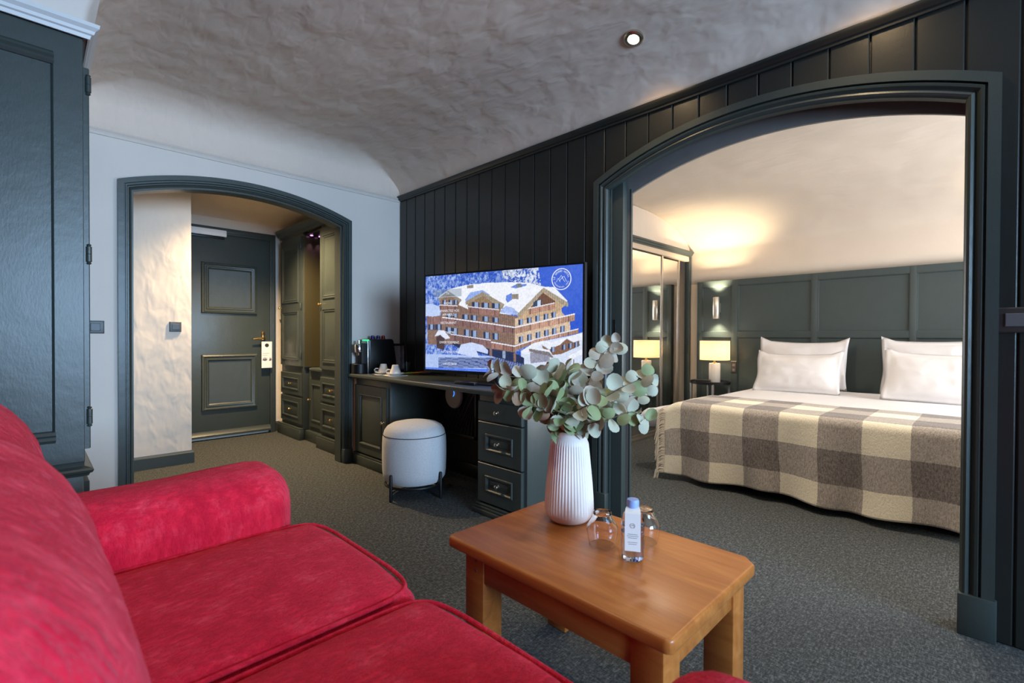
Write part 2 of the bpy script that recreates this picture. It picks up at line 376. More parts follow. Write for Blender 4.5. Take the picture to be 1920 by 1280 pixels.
fs = [(k*n+i, k*n+(i+1) % n, (k+1)*n+(i+1) % n, (k+1)*n+i) for k in range(2) for i in range(n)]+[tuple(range(n)), tuple(2*n+i for i in range(n))]
struct(MB().add(vs, fs).build('trim_5', 'white_trim', smooth=True, angle=22))
# --- remaining shell of the salon
struct(MB().box(-.66, -.6, -3.7, YE+.12, 0, 2.62).build('wall_left', 'wall_green'))
def windowed_wall(name, mat, x0, x1, y0, y1, top, wx0, wx1, wz0, wz1):
    o = MB().box(x0, wx0, y0, y1, 0, top).box(wx1, x1, y0, y1, 0, top).box(wx0, wx1, y0, y1, 0, wz0).box(wx0, wx1, y0, y1, wz1, top).build(name, mat); return struct(o)
def window(name, x0, x1, y, z0, z1, panes):
    w = MB(); t = .05
    w.box(x0, x1, y, y+.05, z0, z0+t).box(x0, x1, y, y+.05, z1-t, z1)
    for k in range(panes+1):
        x = x0+(x1-x0-t)*k/panes; w.box(x, x+t, y, y+.05, z0+t, z1-t)
    o = struct(w.build(name, 'white_trim'))
    for k in range(panes):
        a = x0+(x1-x0-t)*k/panes+t; b = x0+(x1-x0-t)*(k+1)/panes; MB().box(a, b, y+.02, y+.026, z0+t, z1-t).build('pane', 'window_glass', o)
windowed_wall('wall_back', 'wall_green', -.66, 2.4, -3.72, -3.6, 2.62, -.15, 2.05, .72, 2.2)
window('window_1', -.15, 2.05, -3.69, .72, 2.2, 3)
# --- hall behind the entrance arch
struct(MB().box(-.6, .94, 4.67, 5.62, 0, 2.45).build('wall_hall_pier', 'plaster_rough'))
struct(MB().box(-.62, -.6, YE+.12, 4.67, 0, 2.45).build('wall_hall_left', 'plaster_rough'))
struct(MB().box(.94, 2.46, 5.60, 5.70, 0, 2.45).build('wall_hall_end', 'plaster_rough'))
struct(MB().box(2.42, 2.48, YE+.12, 5.62, 0, 2.45).build('wall_hall_right', 'plaster_rough'))
ceiling('ceiling_hall', list(np.linspace(-.62, 2.46, 24)), cove_axis(YE+.1, 5.2, 5.62, 24, 10), lambda x, y: 2.31-ell((y-5.2)/.42, .10), 'plaster_warm', .003)
bb = [(0, 0), (.016, 0), (.016, .088), (.010, .096), (.008, .104), (0, .106)]
vs = []; n = len(bb)
for (x, y, dx, dy) in ((-.6, 4.67, 0, -1), (.94, 4.67, 1, -1), (.94, 5.54, 1, 0)):
    for (d, z) in bb: vs.append((x+dx*d, y+dy*d, z))
fs = [(k*n+i, k*n+(i+1) % n, (k+1)*n+(i+1) % n, (k+1)*n+i) for k in range(2) for i in range(n)]+[tuple(range(n)), tuple(2*n+i for i in range(n))]
struct(MB().add(vs, fs).build('baseboard_hall_left', 'green_paint'))
struct(sweep_line('baseboard_hall_end', 'green_paint', bb, (1.90, 5.60), (1.955, 5.60), (0, -1)))
struct(sweep_line('baseboard_entrance', 'green_paint', bb, (.20, YE), (.385, YE), (0, -1)))
# --- bedroom shell
struct(MB().box(5.53, 5.62, -1.6, 3.2, 0, 2.5).build('wall_bedroom_head', 'plaster_warm'))
struct(MB().box(2.462, 5.53, 2.56, 2.62, 2.0, 2.5).box(2.462, 2.75, 2.56, 2.62, 0, 2.0).build('wall_bedroom_side', 'plaster_warm'))
windowed_wall('wall_bedroom_back', 'plaster_warm', 2.462, 5.62, -1.6, -1.5, 2.5, 3.3, 5.1, .3, 2.1)
window('window_2', 3.3, 5.1, -1.57, .3, 2.1, 2)
ceiling('ceiling_bedroom', cove_axis(2.45, 4.35, 5.53, 40, 26), list(np.linspace(-1.55, 2.58, 80)), lambda x, y: 2.36-ell((x-4.35)/1.18, .33), 'plaster_warm', .005, (1.98, 1.92, 1.80, 1.67))
# --- entrance door
d1 = struct(MB().box(.955, 1.84, 5.555, 5.595, .03, 2.07).build('door_1', 'green_paint', bevel=.003))
fm = [(0, 0), (.006, .024), (.020, .030), (.030, .018), (.040, .016), (.046, .024), (.056, .022), (.064, .008), (.070, .004), (.09, .003)]
for (x0, x1, z0, z1) in ((1.198, 1.712, 1.268, 1.780), (1.198, 1.712, .292, .858)):
    MB().nested((x0, 5.556, z0), (1, 0, 0), (0, 0, 1), (0, -1, 0), x1-x0, z1-z0, fm).build('raised_panel', 'green_paint', d1, smooth=True, angle=20)
sweep_line('weather_bar', 'green_paint', [(0, .03), (.03, .03), (.032, .05), (.02, .066), (.012, .085), (0, .09)], (.955, 5.556), (1.84, 5.556), (0, -1), d1)
fr = MB(); fr.box(1.84, 1.862, 5.535, 5.60, 0, 2.09).box(1.862, 1.90, 5.55, 5.60, 0, 2.09).box(.94, 1.84, 5.535, 5.60, 2.07, 2.09).box(.94, 1.90, 5.55, 5.60, 2.09, 2.14)
fr.build('door_frame', 'green_paint', d1, bevel=.004)
dc = root('door_closer', (1.26, 5.52, 2.04), 'white bar of the door closer at the top of the hall door', 'door closer')
MB().box(1.02, 1.413, 5.50, 5.555, 2.042, 2.105).build('housing', 'paper', dc, bevel=.004); MB().box(1.02, 1.40, 5.512, 5.552, 2.020, 2.042).build('slide_rail', 'dark_metal', dc, bevel=.002)
h = MB(); h.lathe([(.0, -.0), (.022, 0), (.026, .008), (.02, .018), (.012, .03), (.010, .055), (.017, .07), (.019, .082), (.012, .092), (0, .094)], 1.768, 5.545, 1.0, 16)
hd = h.build('door_handle', 'brass', d1, smooth=True)
MB().tube([(1.768, 5.548, 1.02), (1.768, 5.50, 1.02), (1.755, 5.492, 1.021), (1.70, 5.49, 1.018), (1.655, 5.492, 1.012)], [.009, .009, .010, .009, .007], 10).build('lever', 'brass', hd, smooth=True)
hg = root('door_hanger', (1.79, 5.49, .72), 'white paper tag hanging from the brass door handle', 'door tag')
m = MB(); pts = [(1.738, .985), (1.738, .705), (1.842, .705), (1.842, .985)]
m.prism(pts, 'Y', 5.494, 5.496); m.build('card', 'paper', hg)
m = MB(); m.lathe([(0, 0), (.020, 0), (.020, .001), (0, .001)], 0, 0, 0, 20); m.v = [(1.79+x, 5.4935-z, .945+y) for x, y, z in m.v]; m.build('punch_hole', 'black_matt', hg)
m = MB()
for k, (x, z, s) in enumerate([(1.756, .80, .016), (1.772, .80, .02), (1.786, .80, .014), (1.822, .797, .018), (1.832, .80, .013)]):
    m.add([(x-s*.6, 5.4932, z-s), (x+s*.6, 5.4932, z-s), (x, 5.4932, z+s*1.3)], [(0, 1, 2)])
for k in range(2): m.box(1.745, 1.815-.02*k, 5.4932, 5.4936, .858-.02*k, .861-.02*k)
m.build('printed_trees', 'switch_rocker', hg, recalc=False)
# ================================================================== FURNITURE
def front(name, parent, x, y0, y1, z0, z1, fw=.055, mat='green_paint', thick=.02, plainf=False):
    pr = [(0, -thick), (0, -.004), (.004, 0)]
    if not plainf: pr += [(fw, 0), (fw+.003, .006), (fw+.010, .007), (fw+.016, .001), (fw+.018, -.009), (fw+.030, -.009), (fw+.034, -.006), (fw+.048, -.003)]
    return MB().nested((x, y0, z0), (0, 1, 0), (0, 0, 1), (-1, 0, 0), y1-y0, z1-z0, pr).build(name, mat, parent, smooth=True, angle=18)
def knob(parent, x, y, z, mat='nickel', r=.013):
    m = MB(); m.lathe([(.006, 0), (.009, .002), (.005, .006), (.005, .014), (r*.8, .017), (r, .022), (r*.9, .027), (r*.5, .030), (0, .031)], 0, 0, 0, 14)
    m.v = [(x-c, y+a, z+b) for a, b, c in m.v]; return m.build('knob', mat, parent, smooth=True)
def hinge(parent, x, y, z, h=.06, r=.008, mat='green_paint'):
    m = MB(); m.lathe([(r*.5, 0), (r*.9, .004), (r*.6, .009), (r, .012), (r, h*.5-.001), (r*.85, h*.5), (r, h*.5+.001), (r, h-.012), (r*.6, h-.009), (r*.9, h-.004), (r*.4, h)], x, y, z-h/2, 12)
    return m.build('hinge', mat, parent, smooth=True)
# ---- big wardrobe at the left
wd = root('wardrobe', (-.2, 3.2, 0), 'tall dark green wardrobe with panelled side, behind the red sofa', 'wardrobe')
MB().box(-.58, .158, 2.65, 3.76, .50, 2.255).build('body', 'green_paint', wd, bevel=.004)
MB().nested((-.50, 2.651, .53), (1, 0, 0), (0, 0, 1), (0, -1, 0), .658, 1.725, [(0, -.01), (0, .014), (.002, .016), (.088, .016), (.094, .010), (.096, .003)]).build('side_panel', 'green_paint', wd, smooth=True, angle=20)
for z, s in ((.62, 1), (2.118, -1)):       # moulding in the panel's head and foot
    pr = [(0, z), (.012, z), (.020, z+.010), (.014, z+.022), (.022, z+.030), (.016, z+.042), (0, z+.046)]
    sweep_line('panel_moulding', 'green_paint', pr, (-.405, 2.648), (.072, 2.648), (0, -1), wd)
MB().box(-.58, .156, 2.655, 3.76, 0, .47).build('base_drawer_case', 'green_paint', wd, bevel=.004)
pr = [(0, .468), (.012, .470), (.016, .480), (.024, .484), (.028, .494), (.022, .502), (.006, .508), (0, .51)]
vs = []; n = len(pr)
for (x, y, dx, dy) in ((-.58, 2.652, 0, -1), (.158, 2.652, 1, -1), (.158, 3.76, 1, 0)):
    for (d, z) in pr: vs.append((x+dx*d, y+dy*d, z))
MB().add(vs, [(k*n+i, k*n+(i+1) % n, (k+1)*n+(i+1) % n, (k+1)*n+i) for k in range(2) for i in range(n)]+[tuple(range(n)), tuple(2*n+i for i in range(n))]).build('waist_moulding', 'green_paint', wd, smooth=True, angle=20)
for (y0, y1) in ((2.675, 3.205), (3.211, 3.74)):
    d = MB().nested((.158, y0, .575), (0, 1, 0), (0, 0, 1), (1, 0, 0), y1-y0, 1.58, [(0, 0), (0, .018), (.003, .021), (.07, .021), (.075, .012), (.09, .012)]).build('door', 'green_paint', wd, smooth=True, angle=20)
    if y0 < 3:
        for z in (.71, 1.385, 2.085): hinge(d, .176, y0-.006, z, .085, .0095)
    else:
        for z in (.71, 1.385, 2.085): hinge(d, .176, y1+.006, z, .085, .0095)
for (y0, y1) in ((2.675, 3.205), (3.211, 3.74)):
    d = MB().nested((.156, y0, .14), (0, 1, 0), (0, 0, 1), (1, 0, 0), y1-y0, .30, [(0, 0), (0, .016), (.003, .019), (.05, .019), (.055, .010), (.07, .010)]).build('drawer', 'green_paint', wd, smooth=True, angle=20)
# ---- desk run along the panelled wall
wt = MB().prism([(1.855, YE-.005), (1.862, 1.79), (1.875, 1.775), (2.358, 1.775), (2.358, YE-.005)], 'Z', .708, .74).build('worktop', 'green_paint', bevel=.010, seg=3, loc=(2.1, 2.8, .708))
tag(wt, 'long dark green desk top under the television', 'worktop')
dcb = root('desk_cabinet', (2.1, 3.5, 0), 'dark green desk cabinet with one panelled door, beside the arch', 'cabinet')
MB().box(1.915, 2.355, 3.205, 3.775, .0, .706).build('body', 'green_paint', dcb, bevel=.003)
d = front('door', dcb, 1.897, 3.235, 3.725, .105, .655, .07); knob(d, 1.897, 3.268, .39)
MB().box(1.889, 1.915, 3.205, 3.76, 0, .075).box(1.897, 1.915, 3.205, 3.76, .075, .092).build('plinth', 'green_paint', dcb, bevel=.004)
MB().box(1.898, 1.915, 3.738, 3.752, .10, .70).build('filler_strip', 'raw_wood', dcb)
dru = root('drawer_unit', (2.13, 2.0, 0), 'dark green three drawer pedestal under the television end of desk', 'drawers')
MB().box(1.915, 2.355, 1.795, 2.19, .0, .706).build('body', 'green_paint', dru, bevel=.003)
for (z0, z1, p) in ((.556, .668, True), (.312, .548, False), (.072, .304, False)):
    d = front('drawer', dru, 1.893, 1.818, 2.182, z0, z1, .068, plainf=p, thick=.022); knob(d, 1.893 if p else 1.899, 2.005, (z0+z1)/2)
MB().box(1.876, 1.915, 1.79, 2.215, 0, .030).box(1.884, 1.915, 1.79, 2.205, .030, .046).box(1.889, 1.915, 1.79, 2.2, .046, .062).build('plinth', 'green_paint', dru, bevel=.005)
kb = root('modesty_panel', (2.33, 2.7, 0), 'dark back panel with lattice grille in the desk knee hole', 'panel')
MB().box(2.338, 2.356, 2.192, 3.203, .0, .706).build('backing', 'black_matt', kb)
MB().box(2.318, 2.338, 2.192, 3.203, 0, .10).build('baseboard', 'wall_green', kb, bevel=.005)
for k in range(11):
    for s in (-1, 1):
        y = 2.76+.043*k; L = .115
        a = Vector((2.333, y-s*.0, .34)); m = MB(); dy = s*.20
        p = [(y-.006, .30), (y+.006, .30), (y+.006+dy, .62), (y-.006+dy, .62)]
        p = [(min(max(q[0], 2.72), 3.19), q[1]) for q in p]
        m.prism(p, 'X', 2.330+(.003 if s > 0 else 0), 2.336+(.003 if s > 0 else 0)); m.build('lattice_slat', 'wall_green', kb)
MB().box(2.326, 2.340, 2.70, 2.725, .28, .64).box(2.326, 2.340, 3.18, 3.20, .28, .64).box(2.326, 2.340, 2.70, 3.2, .62, .645).box(2.326, 2.340, 2.70, 3.2, .28, .305).build('lattice_frame', 'wall_green', kb, bevel=.002)
ap = root('access_point', (2.33, 2.85, .59), 'white round wireless disc with blue light below desk top', 'router')
m = MB(); m.lathe([(.098, 0), (.1, .008), (.094, .020), (.07, .027), (0, .030)], 0, 0, 0, 40); m.v = [(2.335-.018-c, 2.94+a, .595+b) for a, b, c in m.v]; m.build('dish', 'ap_white', ap, smooth=True)
m = MB(); m.tube([(2.285, 2.94+.03*math.cos(a), .615+.03*math.sin(a)) for a in np.linspace(-.9, .9, 10)][::1], .0022, 6); m.v = [(x+.0, 2.94-(y-2.94), z) for x, y, z in m.v]; m.build('status_ring', 'led_blue', ap)
# ---- hall joinery
def hall_tall(name, y0, y1, x, label, hinge_near, knob_y):
    r = root(name, (2.15, (y0+y1)/2, 0), label, 'cabinet')
    MB().box(x+.02, 2.41, y0, y1, 0, 2.10).build('body', 'green_paint', r, bevel=.003)
    d = MB().nested((x, y0+.015, .74), (0, 1, 0), (0, 0, 1), (-1, 0, 0), y1-y0-.03, 1.31, [(0, -.02), (0, 0), ((.065, .08), 0)]).build('door', 'green_paint', r)
    for (za, zb) in ((.80, 1.30), (1.39, 1.98)):
        MB().nested((x-.0005, y0+.075, za), (0, 1, 0), (0, 0, 1), (-1, 0, 0), y1-y0-.15, zb-za, [(0, -.002), (.001, .008), (.010, .009), (.016, .002), (.022, .006), (.030, .004), (.034, -.001), (.055, -.001), (.075, .004)]).build('field', 'green_paint', d, smooth=True, angle=18)
    knob(d, x, knob_y, 1.345, 'brass')
    for z in (.86, 1.35, 1.95): hinge(d, x-.002, hinge_near, z, .07, .008, 'green_paint')
    for (z0, z1) in ((.44, .665), (.155, .42)):
        dd = front('drawer', r, x-.002, y0+.02, y1-.02, z0, z1, .05); knob(dd, x+.004, (y0+y1)/2, (z0+z1)/2, 'brass')
    MB().box(x-.028, x+.02, y0-.01, y1+.01, 0, .105).box(x-.020, x+.02, y0-.005, y1+.005, .105, .118).build('plinth', 'green_paint', r, bevel=.004)
    return r
hall_tall('hall_cabinet', 3.965, 4.49, 1.925, 'tall green hall cabinet with two drawers, nearest the arch jamb', 3.975, 4.455)
hall_tall('hall_cabinet', 4.91, 5.49, 1.925, 'tall green hall cabinet with two drawers, next to the door', 4.925, 5.455)
mc = root('hall_cupboard', (2.2, 4.7, 0), 'low green cupboard with small worktop between the tall hall cabinets', 'cabinet')
MB().box(2.0, 2.41, 4.494, 4.906, 0, .70).build('body', 'green_paint', mc)
d = front('door', mc, 1.985, 4.53, 4.87, .14, .63, .06); knob(d, 1.985, 4.845, .41, 'brass')
MB().prism([(1.955, 4.494), (1.955, 4.80), (2.02, 4.906), (2.41, 4.906), (2.41, 4.494)], 'Z', .70, .73).build('worktop', 'green_paint', mc, bevel=.008)
MB().box(1.955, 2.0, 4.502, 4.898, 0, .10).build('plinth', 'green_paint', mc, bevel=.004)
MB().box(2.385, 2.41, 4.494, 4.906, .73, 2.06).build('back_panel', 'niche_gloss', mc)
MB().box(1.95, 2.385, 4.892, 4.9085, .735, 2.06).build('side_panel', 'niche_gloss', mc)
nl = root('niche_light', (2.1, 4.7, 2.06), 'small mauve strip of light inside the open hall niche', 'light')
MB().box(1.97, 2.385, 4.494, 4.89, 2.055, 2.075).build('ceiling_panel', 'wall_green', nl)
for x in (2.0, 2.085):
    m = MB(); m.lathe([(.014, 0), (.014, .004), (0, .004)], x, 4.845, 2.049, 14); m.build('diode', 'led_purple', nl)
    spot('niche_spot', (x, 4.850, 2.045), (.0, .16, -1), 1.2, math.radians(50), .8, (.95, .45, .95), .01)
co = [(0, 2.085), (.012, 2.085), (.018, 2.105), (.030, 2.112), (.036, 2.130), (.052, 2.145), (.055, 2.175), (0, 2.175)]
vs = []; n = len(co)
for (x, y, dx, dy) in ((1.95, 3.95, -1, 0), (1.95, 5.50, -1, 1), (2.41, 5.50, 0, 1)):
    for (d, z) in co: vs.append((x+dx*d, y+dy*d, z))
struct(MB().add(vs, [(k*n+i, k*n+(i+1) % n, (k+1)*n+(i+1) % n, (k+1)*n+i) for k in range(2) for i in range(n)]+[tuple(range(n)), tuple(2*n+i for i in range(n))]).build('trim_6', 'green_paint', smooth=True, angle=20))
# ---- switches
def plate(name, label, O, U, N, w, h, mat, rocker, rw):
    r = root(name, O, label, 'light switch'); O = Vector(O); V = (0, 0, 1)
    MB().nested(O, U, V, N, w, h, [(0, -.002), (0, .006), (.004, .009), (.01, .010)]).build('plate', mat, r, smooth=True, angle=25)
    MB().nested(O+Vector(U)*(w-rw)/2+Vector((0, 0, (h-.045)/2))+Vector(N)*.010, U, V, N, rw, .045, [(0, 0), (0, .002), (.002, .004)]).build('rocker', rocker, r)
plate('light_switch', 'dark grey light switch on white wall between wardrobe and arch', (.236, YE, 1.058), (1, 0, 0), (0, -1, 0), .082, .076, 'switch_grey', 'switch_grey', .045)
plate('light_switch', 'dark grey light switch on the rough plaster wall in hall', (.79, 4.67, 1.077), (1, 0, 0), (0, -1, 0), .08, .08, 'switch_grey', 'switch_grey', .05)
plate('light_switch', 'bronze light switch on the panelling right of the big arch', (XW, -.003, 1.070), (0, -1, 0), (-1, 0, 0), .15, .086, 'switch_bronze', 'switch_rocker', .11)
# ---- ceiling spots
def downlight(label, loc, nrm, power, r=.036, aim=None, size=95, col=WARM):
    N = Vector(nrm).normalized(); o = root('ceiling_spot', loc, label, 'ceiling light', 'recessed ceiling spots')
    q = Vector((0, 0, -1)).rotation_difference(N).to_matrix()
    def put(prof, name, mat):
        m = MB(); m.lathe(prof, 0, 0, 0, 28); m.v = [tuple(Vector(loc)+q @ Vector((x, y, -z))) for x, y, z in m.v]; return m.build(name, mat, o, smooth=True)
    put([(r*.76, -.005), (r*.80, .005), (r*1.15, .007), (r*1.32, .003), (r*1.34, -.006)], 'bezel', 'nickel')
    put([(0, .003), (r*.72, .003), (r*.72, .0)], 'lens', 'lamp_glow')
    s = spot('spot_beam', Vector(loc)+N*.02, aim or (0, 0, -1), power, math.radians(size), .9, col, .03)
def cz(x, y): return fz_main(x, y)
x = 2.10; e = 1e-3; slope = (cz(x+e, 1)-cz(x-e, 1))/(2*e)
nn_ = Vector((slope, 0, -1)).normalized()
for y, lb in ((1.268, 'lit round recessed spot in the ceiling cove above the arch'), (.36, 'recessed spot in the ceiling cove close to the arch apex')):
    downlight(lb, (x, y, cz(x, y)-.006), nn_, 15, aim=(.12, 0, -1), size=120)
for y, lb in ((1.55, 'added unseen ceiling spot brightening the far arm of the sofa'), (.35, 'added unseen ceiling spot brightening the near arm of the sofa')):  # extra lamps out of view, added to brighten the sofa and table
    downlight(lb, (.60, y, cz(.60, y)-.006), (0, 0, -1), 17, aim=(0, 0, -1), size=110, col=(1, .82, .60))
downlight('recessed spot in the hall ceiling near the plaster pier', (1.05, 4.22, 2.300), (0, 0, -1), 7, size=165)
downlight('recessed spot in the hall ceiling near the tall cabinets', (1.45, 4.46, 2.300), (0, 0, -1), 330, size=128)
# ================================================================== BEDROOM
HB = 5.465
hb = root('headboard', (5.49, .8, 0), 'wide dark green panelled headboard on the bedroom wall', 'headboard')
MB().box(HB+.02, 5.53, -1.1, 2.442, .02, 1.685).build('backing', 'headboard_green', hb)
for k, (y0, y1) in enumerate(((2.387, 2.442), (1.99, 2.055), (1.236, 1.291), (.488, .535), (-.26, -.21), (-1.1, -1.04))):
    MB().box(HB, HB+.022, y0, y1, .02, 1.685).build('stile', 'headboard_green', hb, bevel=.003)
ys = [2.387, 2.055, 1.99, 1.291, 1.236, .535, .488, -.21, -.26, -1.04]
for i in range(0, 10, 2):
    y1, y0 = ys[i], ys[i+1]
    for (z0, z1) in ((1.622, 1.685), (1.053, 1.113), (.02, .10)):
        MB().box(HB+.0005, HB+.022, y0, y1, z0, z1).build('rail', 'headboard_green', hb)
    for (z0, z1) in ((1.113, 1.622), (.10, 1.053)):
        MB().nested((HB+.021, y0, z0), (0, 1, 0), (0, 0, 1), (-1, 0, 0), y1-y0, z1-z0, [(0, 0), (0, .012), (.006, .011), (.010, .004), (.014, .004)]).build('panel', 'headboard_green', hb, smooth=True, angle=20)
def sconce(SY, lb):
  sc = root('wall_sconce', (5.41, SY, 1.26), lb, 'wall lamp')
  m = MB(); m.lathe([(.030, .004), (.036, 0), (.038, .003), (.038, .235), (.036, .238), (.030, .234)], 5.405, SY, 1.259, 28, cap=False); m.build('tube', 'sconce_metal', sc, smooth=True)
  for z in (1.275, 1.482):
    m = MB(); m.lathe([(0, 0), (.030, 0), (.030, .003), (0, .003)], 5.405, SY, z, 20); m.build('lens', 'sconce_glow', sc)
  MB().box(5.43, HB+.012, SY-.025, SY+.025, 1.33, 1.43).build('wall_bracket', 'sconce_metal', sc, bevel=.003)
  spot('sconce_up', (5.405, SY, 1.50), (-.06, 0, 1), 52, math.radians(104), .7, (1, .80, .50), .02)
  spot('sconce_down', (5.405, SY, 1.255), (0, 0, -1), 22, math.radians(104), .7, (1, .80, .50), .02)
sconce(2.2, 'slim metal cylinder sconce shining up and down on headboard')
sconce(-.56, 'added unseen cylinder sconce at the window side of bed, warming the bedroom')  # mirrored sconce out of view, added for more warm light in the bedroom
for y in (1.45, .25): downlight('recessed spot in the bedroom ceiling %s' % ('in line with the bedside lamp side' if y > 1 else 'toward the window side'), (2.86, y, 2.352), (0, 0, -1), 74, aim=(.3, 0, -1), size=150, col=(1, .86, .68))
# ---- nightstand
ns = root('nightstand', (5.24, 2.19, 0), 'round metal bedside table between bed and mirrored closet', 'bedside table')
m = MB(); m.lathe([(.0, 0), (.198, 0), (.205, .003), (.205, .030), (.198, .030), (.196, .008), (0, .008)], 5.24, 2.19, .548, 44); m.build('tray_top', 'dark_metal', ns, smooth=True)
for a in (-2.6, -1.1, .5, 2.0):
    x, y = 5.24+.192*math.cos(a), 2.19+.192*math.sin(a); MB().box(x-.011, x+.011, y-.011, y+.011, 0, .555).build('leg', 'steel', ns, bevel=.002)
m = MB(); m.tube([(5.24+.19*math.cos(a), 2.19+.19*math.sin(a), .12) for a in np.linspace(0, 2*PI, 32, endpoint=False)], .006, 8, closed=True); m.build('lower_ring', 'steel', ns, smooth=True)
tl = root('table_lamp', (5.27, 2.155, .557), 'lit bedside lamp with cream drum shade and white column', 'lamp')
m = MB(); seg = 48
m.lathe([(.055, 0, 0), (.058, .004, .002), (.058, .205, .004), (.055, .212, 0), (.0, .212, 0)], 5.27, 2.155, .557, 96, nrib=24); m.build('column', 'porcelain', tl, smooth=True)
m = MB(); m.lathe([(.03, 0), (.03, .006), (.012, .009), (.012, .045), (.018, .046), (.018, .05), (0, .05)], 5.27, 2.155, .769, 18); m.build('neck', 'brass', tl, smooth=True)
m = MB(); m.lathe([(.150, 0), (.152, 0), (.152, .206), (.150, .206), (.150, 0)], 5.27, 2.155, .806, 48, cap=False); m.build('shade', 'cream_shade', tl, smooth=True)
m = MB(); m.lathe([(0, 0), (.016, .01), (.024, .035), (.016, .06), (0, .07)], 5.27, 2.155, .825, 14); m.build('bulb', 'bulb', tl, smooth=True)
point('lamp_light', (5.27, 2.155, .90), 4.2, (1, .85, .64), .045)
bk_ = root('notebook', (5.12, 2.20, .556), 'black closed folder lying on the round bedside table', 'book')
m = MB(); m.box(-.06, .06, -.085, .085, 0, .014); m.v = [(5.15+x*math.cos(.4)-y*math.sin(.4), 2.24+x*math.sin(.4)+y*math.cos(.4), .579+z) for x, y, z in m.v]; m.build('cover', 'black_plastic', bk_, bevel=.003)
sk = root('wall_socket', (HB, 2.06, .70), 'small dark socket plate on headboard beside the bedside lamp', 'socket')
MB().nested((HB+.002, 1.995, .66), (0, 1, 0), (0, 0, 1), (-1, 0, 0), .058, .13, [(0, -.002), (0, .006), (.004, .009)]).build('plate', 'switch_bronze', sk); 
for z in (.69, .745): MB().nested((HB-.006, 2.01, z-.012), (0, 1, 0), (0, 0, 1), (-1, 0, 0), .028, .028, [(0, 0), (0, .003), (.003, .004)]).build('outlet', 'switch_rocker', sk)
# ---- mirrored closet
mcx = root('mirror_closet', (4.2, 2.57, 0), 'closet with sliding mirror doors beside the bedroom wall', 'closet')
cor = [(0, 1.990), (.014, 1.990), (.016, 2.006), (.030, 2.012), (.034, 2.026), (.046, 2.034), (.048, 2.050), (0, 2.050)]
sweep_line('cornice', 'headboard_green', cor, (2.75, 2.56), (5.53, 2.56), (0, -1), mcx)
MB().box(2.75, 5.475, 2.548, 2.60, 1.937, 1.992).build('header_board', 'beige_board', mcx, bevel=.002)
MB().box(5.475, 5.53, 2.545, 2.60, 0, 1.99).build('side_post', 'headboard_green', mcx, bevel=.003)
MB().box(5.335, 5.475, 2.66, 2.67, 0, 1.937).build('return_panel', 'wall_green', mcx)
MB().box(2.75, 5.475, 2.55, 2.66, 0, .022).build('bottom_track', 'alu', mcx, bevel=.003)
for (x0, x1, y) in ((2.76, 3.66, 2.600), (3.64, 4.875, 2.566), (4.84, 5.335, 2.600)):
    d = MB().box(x0+.012, x1-.012, y, y+.006, .03, 1.93).build('mirror', 'mirror', mcx)
    for a in (x0, x1-.030): MB().box(a, a+.030, y-.010, y+.02, .024, 1.936).build('mirror_stile', 'alu', d, bevel=.004)
    MB().box(x0+.03, x1-.03, y-.006, y+.02, .024, .055).build('mirror_rail', 'alu', d, bevel=.003); MB().box(x0+.03, x1-.03, y-.004, y+.02, 1.922, 1.936).build('mirror_rail', 'dark_metal', d)
MB().box(2.75, 5.53, 2.69, 2.72, 0, 2.0).build('back_board', 'black_matt', mcx)
# ---- bed
def rbox(x0, x1, y0, y1, z0, z1, r, n=10, puff=None, fn=None):
    """rounded box as one closed quad surface, with optional shaping function"""
    c = Vector(((x0+x1)/2, (y0+y1)/2, (z0+z1)/2)); h = Vector(((x1-x0)/2, (y1-y0)/2, (z1-z0)/2)); bm = bmesh.new()
    bmesh.ops.create_cube(bm, size=2); bmesh.ops.subdivide_edges(bm, edges=bm.edges[:], cuts=n, use_grid_fill=True)
    vs = []
    rr = r if isinstance(r, (tuple, list)) else (r, r, r)
    for v in bm.verts:
        p = [0, 0, 0]; d = [0, 0, 0]
        for i in range(3):
            t = v.co[i]; inn = h[i]-rr[i]
            # half of the samples go to the corner zones
            k = .55
            if abs(t) <= k: p[i] = inn*t/k; d[i] = 0
            else: p[i] = math.copysign(inn, t); d[i] = math.copysign((abs(t)-k)/(1-k), t)
        D = Vector(d); L = max(abs(D.x), abs(D.y), abs(D.z))
        if D.length > 1e-6: D = D*(L/D.length)
        # push outward to the rounded surface
        q = Vector((p[0]+D.x*rr[0], p[1]+D.y*rr[1], p[2]+D.z*rr[2])); u = Vector((q.x/h.x, q.y/h.y, q.z/h.z))
        q = q+c
        if fn: q = fn(q, u)
        vs.append(tuple(q))
    fs = [tuple(v.index for v in f.verts) for f in bm.faces]; bm.free()
    return MB().add(vs, fs)
BY0, BY1, BX0, BX1 = -.11, 1.725, 3.36, 5.44
bed = root('bed', (4.4, .8, 0), 'wide double bed with white linen against the green headboard', 'bed')
MB().box(BX0+.10, BX1, BY0+.08, BY1-.08, .03, .20).build('bed_base', 'bed_black', bed)
for x in (BX0+.2, BX1-.2):
    for y in (BY0+.2, BY1-.2): m = MB(); m.lathe([(.025, 0), (.03, .03)], x, y, 0, 12); m.build('foot', 'black_matt', bed)
MB().box(BX0+.06, BX1-.3, BY1-.012, BY1+.0, .16, .30).build('valance', 'terracotta', bed, bevel=.004)
def wob(q, u):
    q.z += .006*noise.noise(Vector((q.x*3, q.y*3, 1))); q.x += .01*noise.noise(Vector((q.y*4, q.z*6, 4))) ; return q
rbox(BX0+.02, BX1, BY0, BY1, .19, .550, .05, 16, fn=wob).build('mattress', 'white_cotton', bed, smooth=True, angle=80)
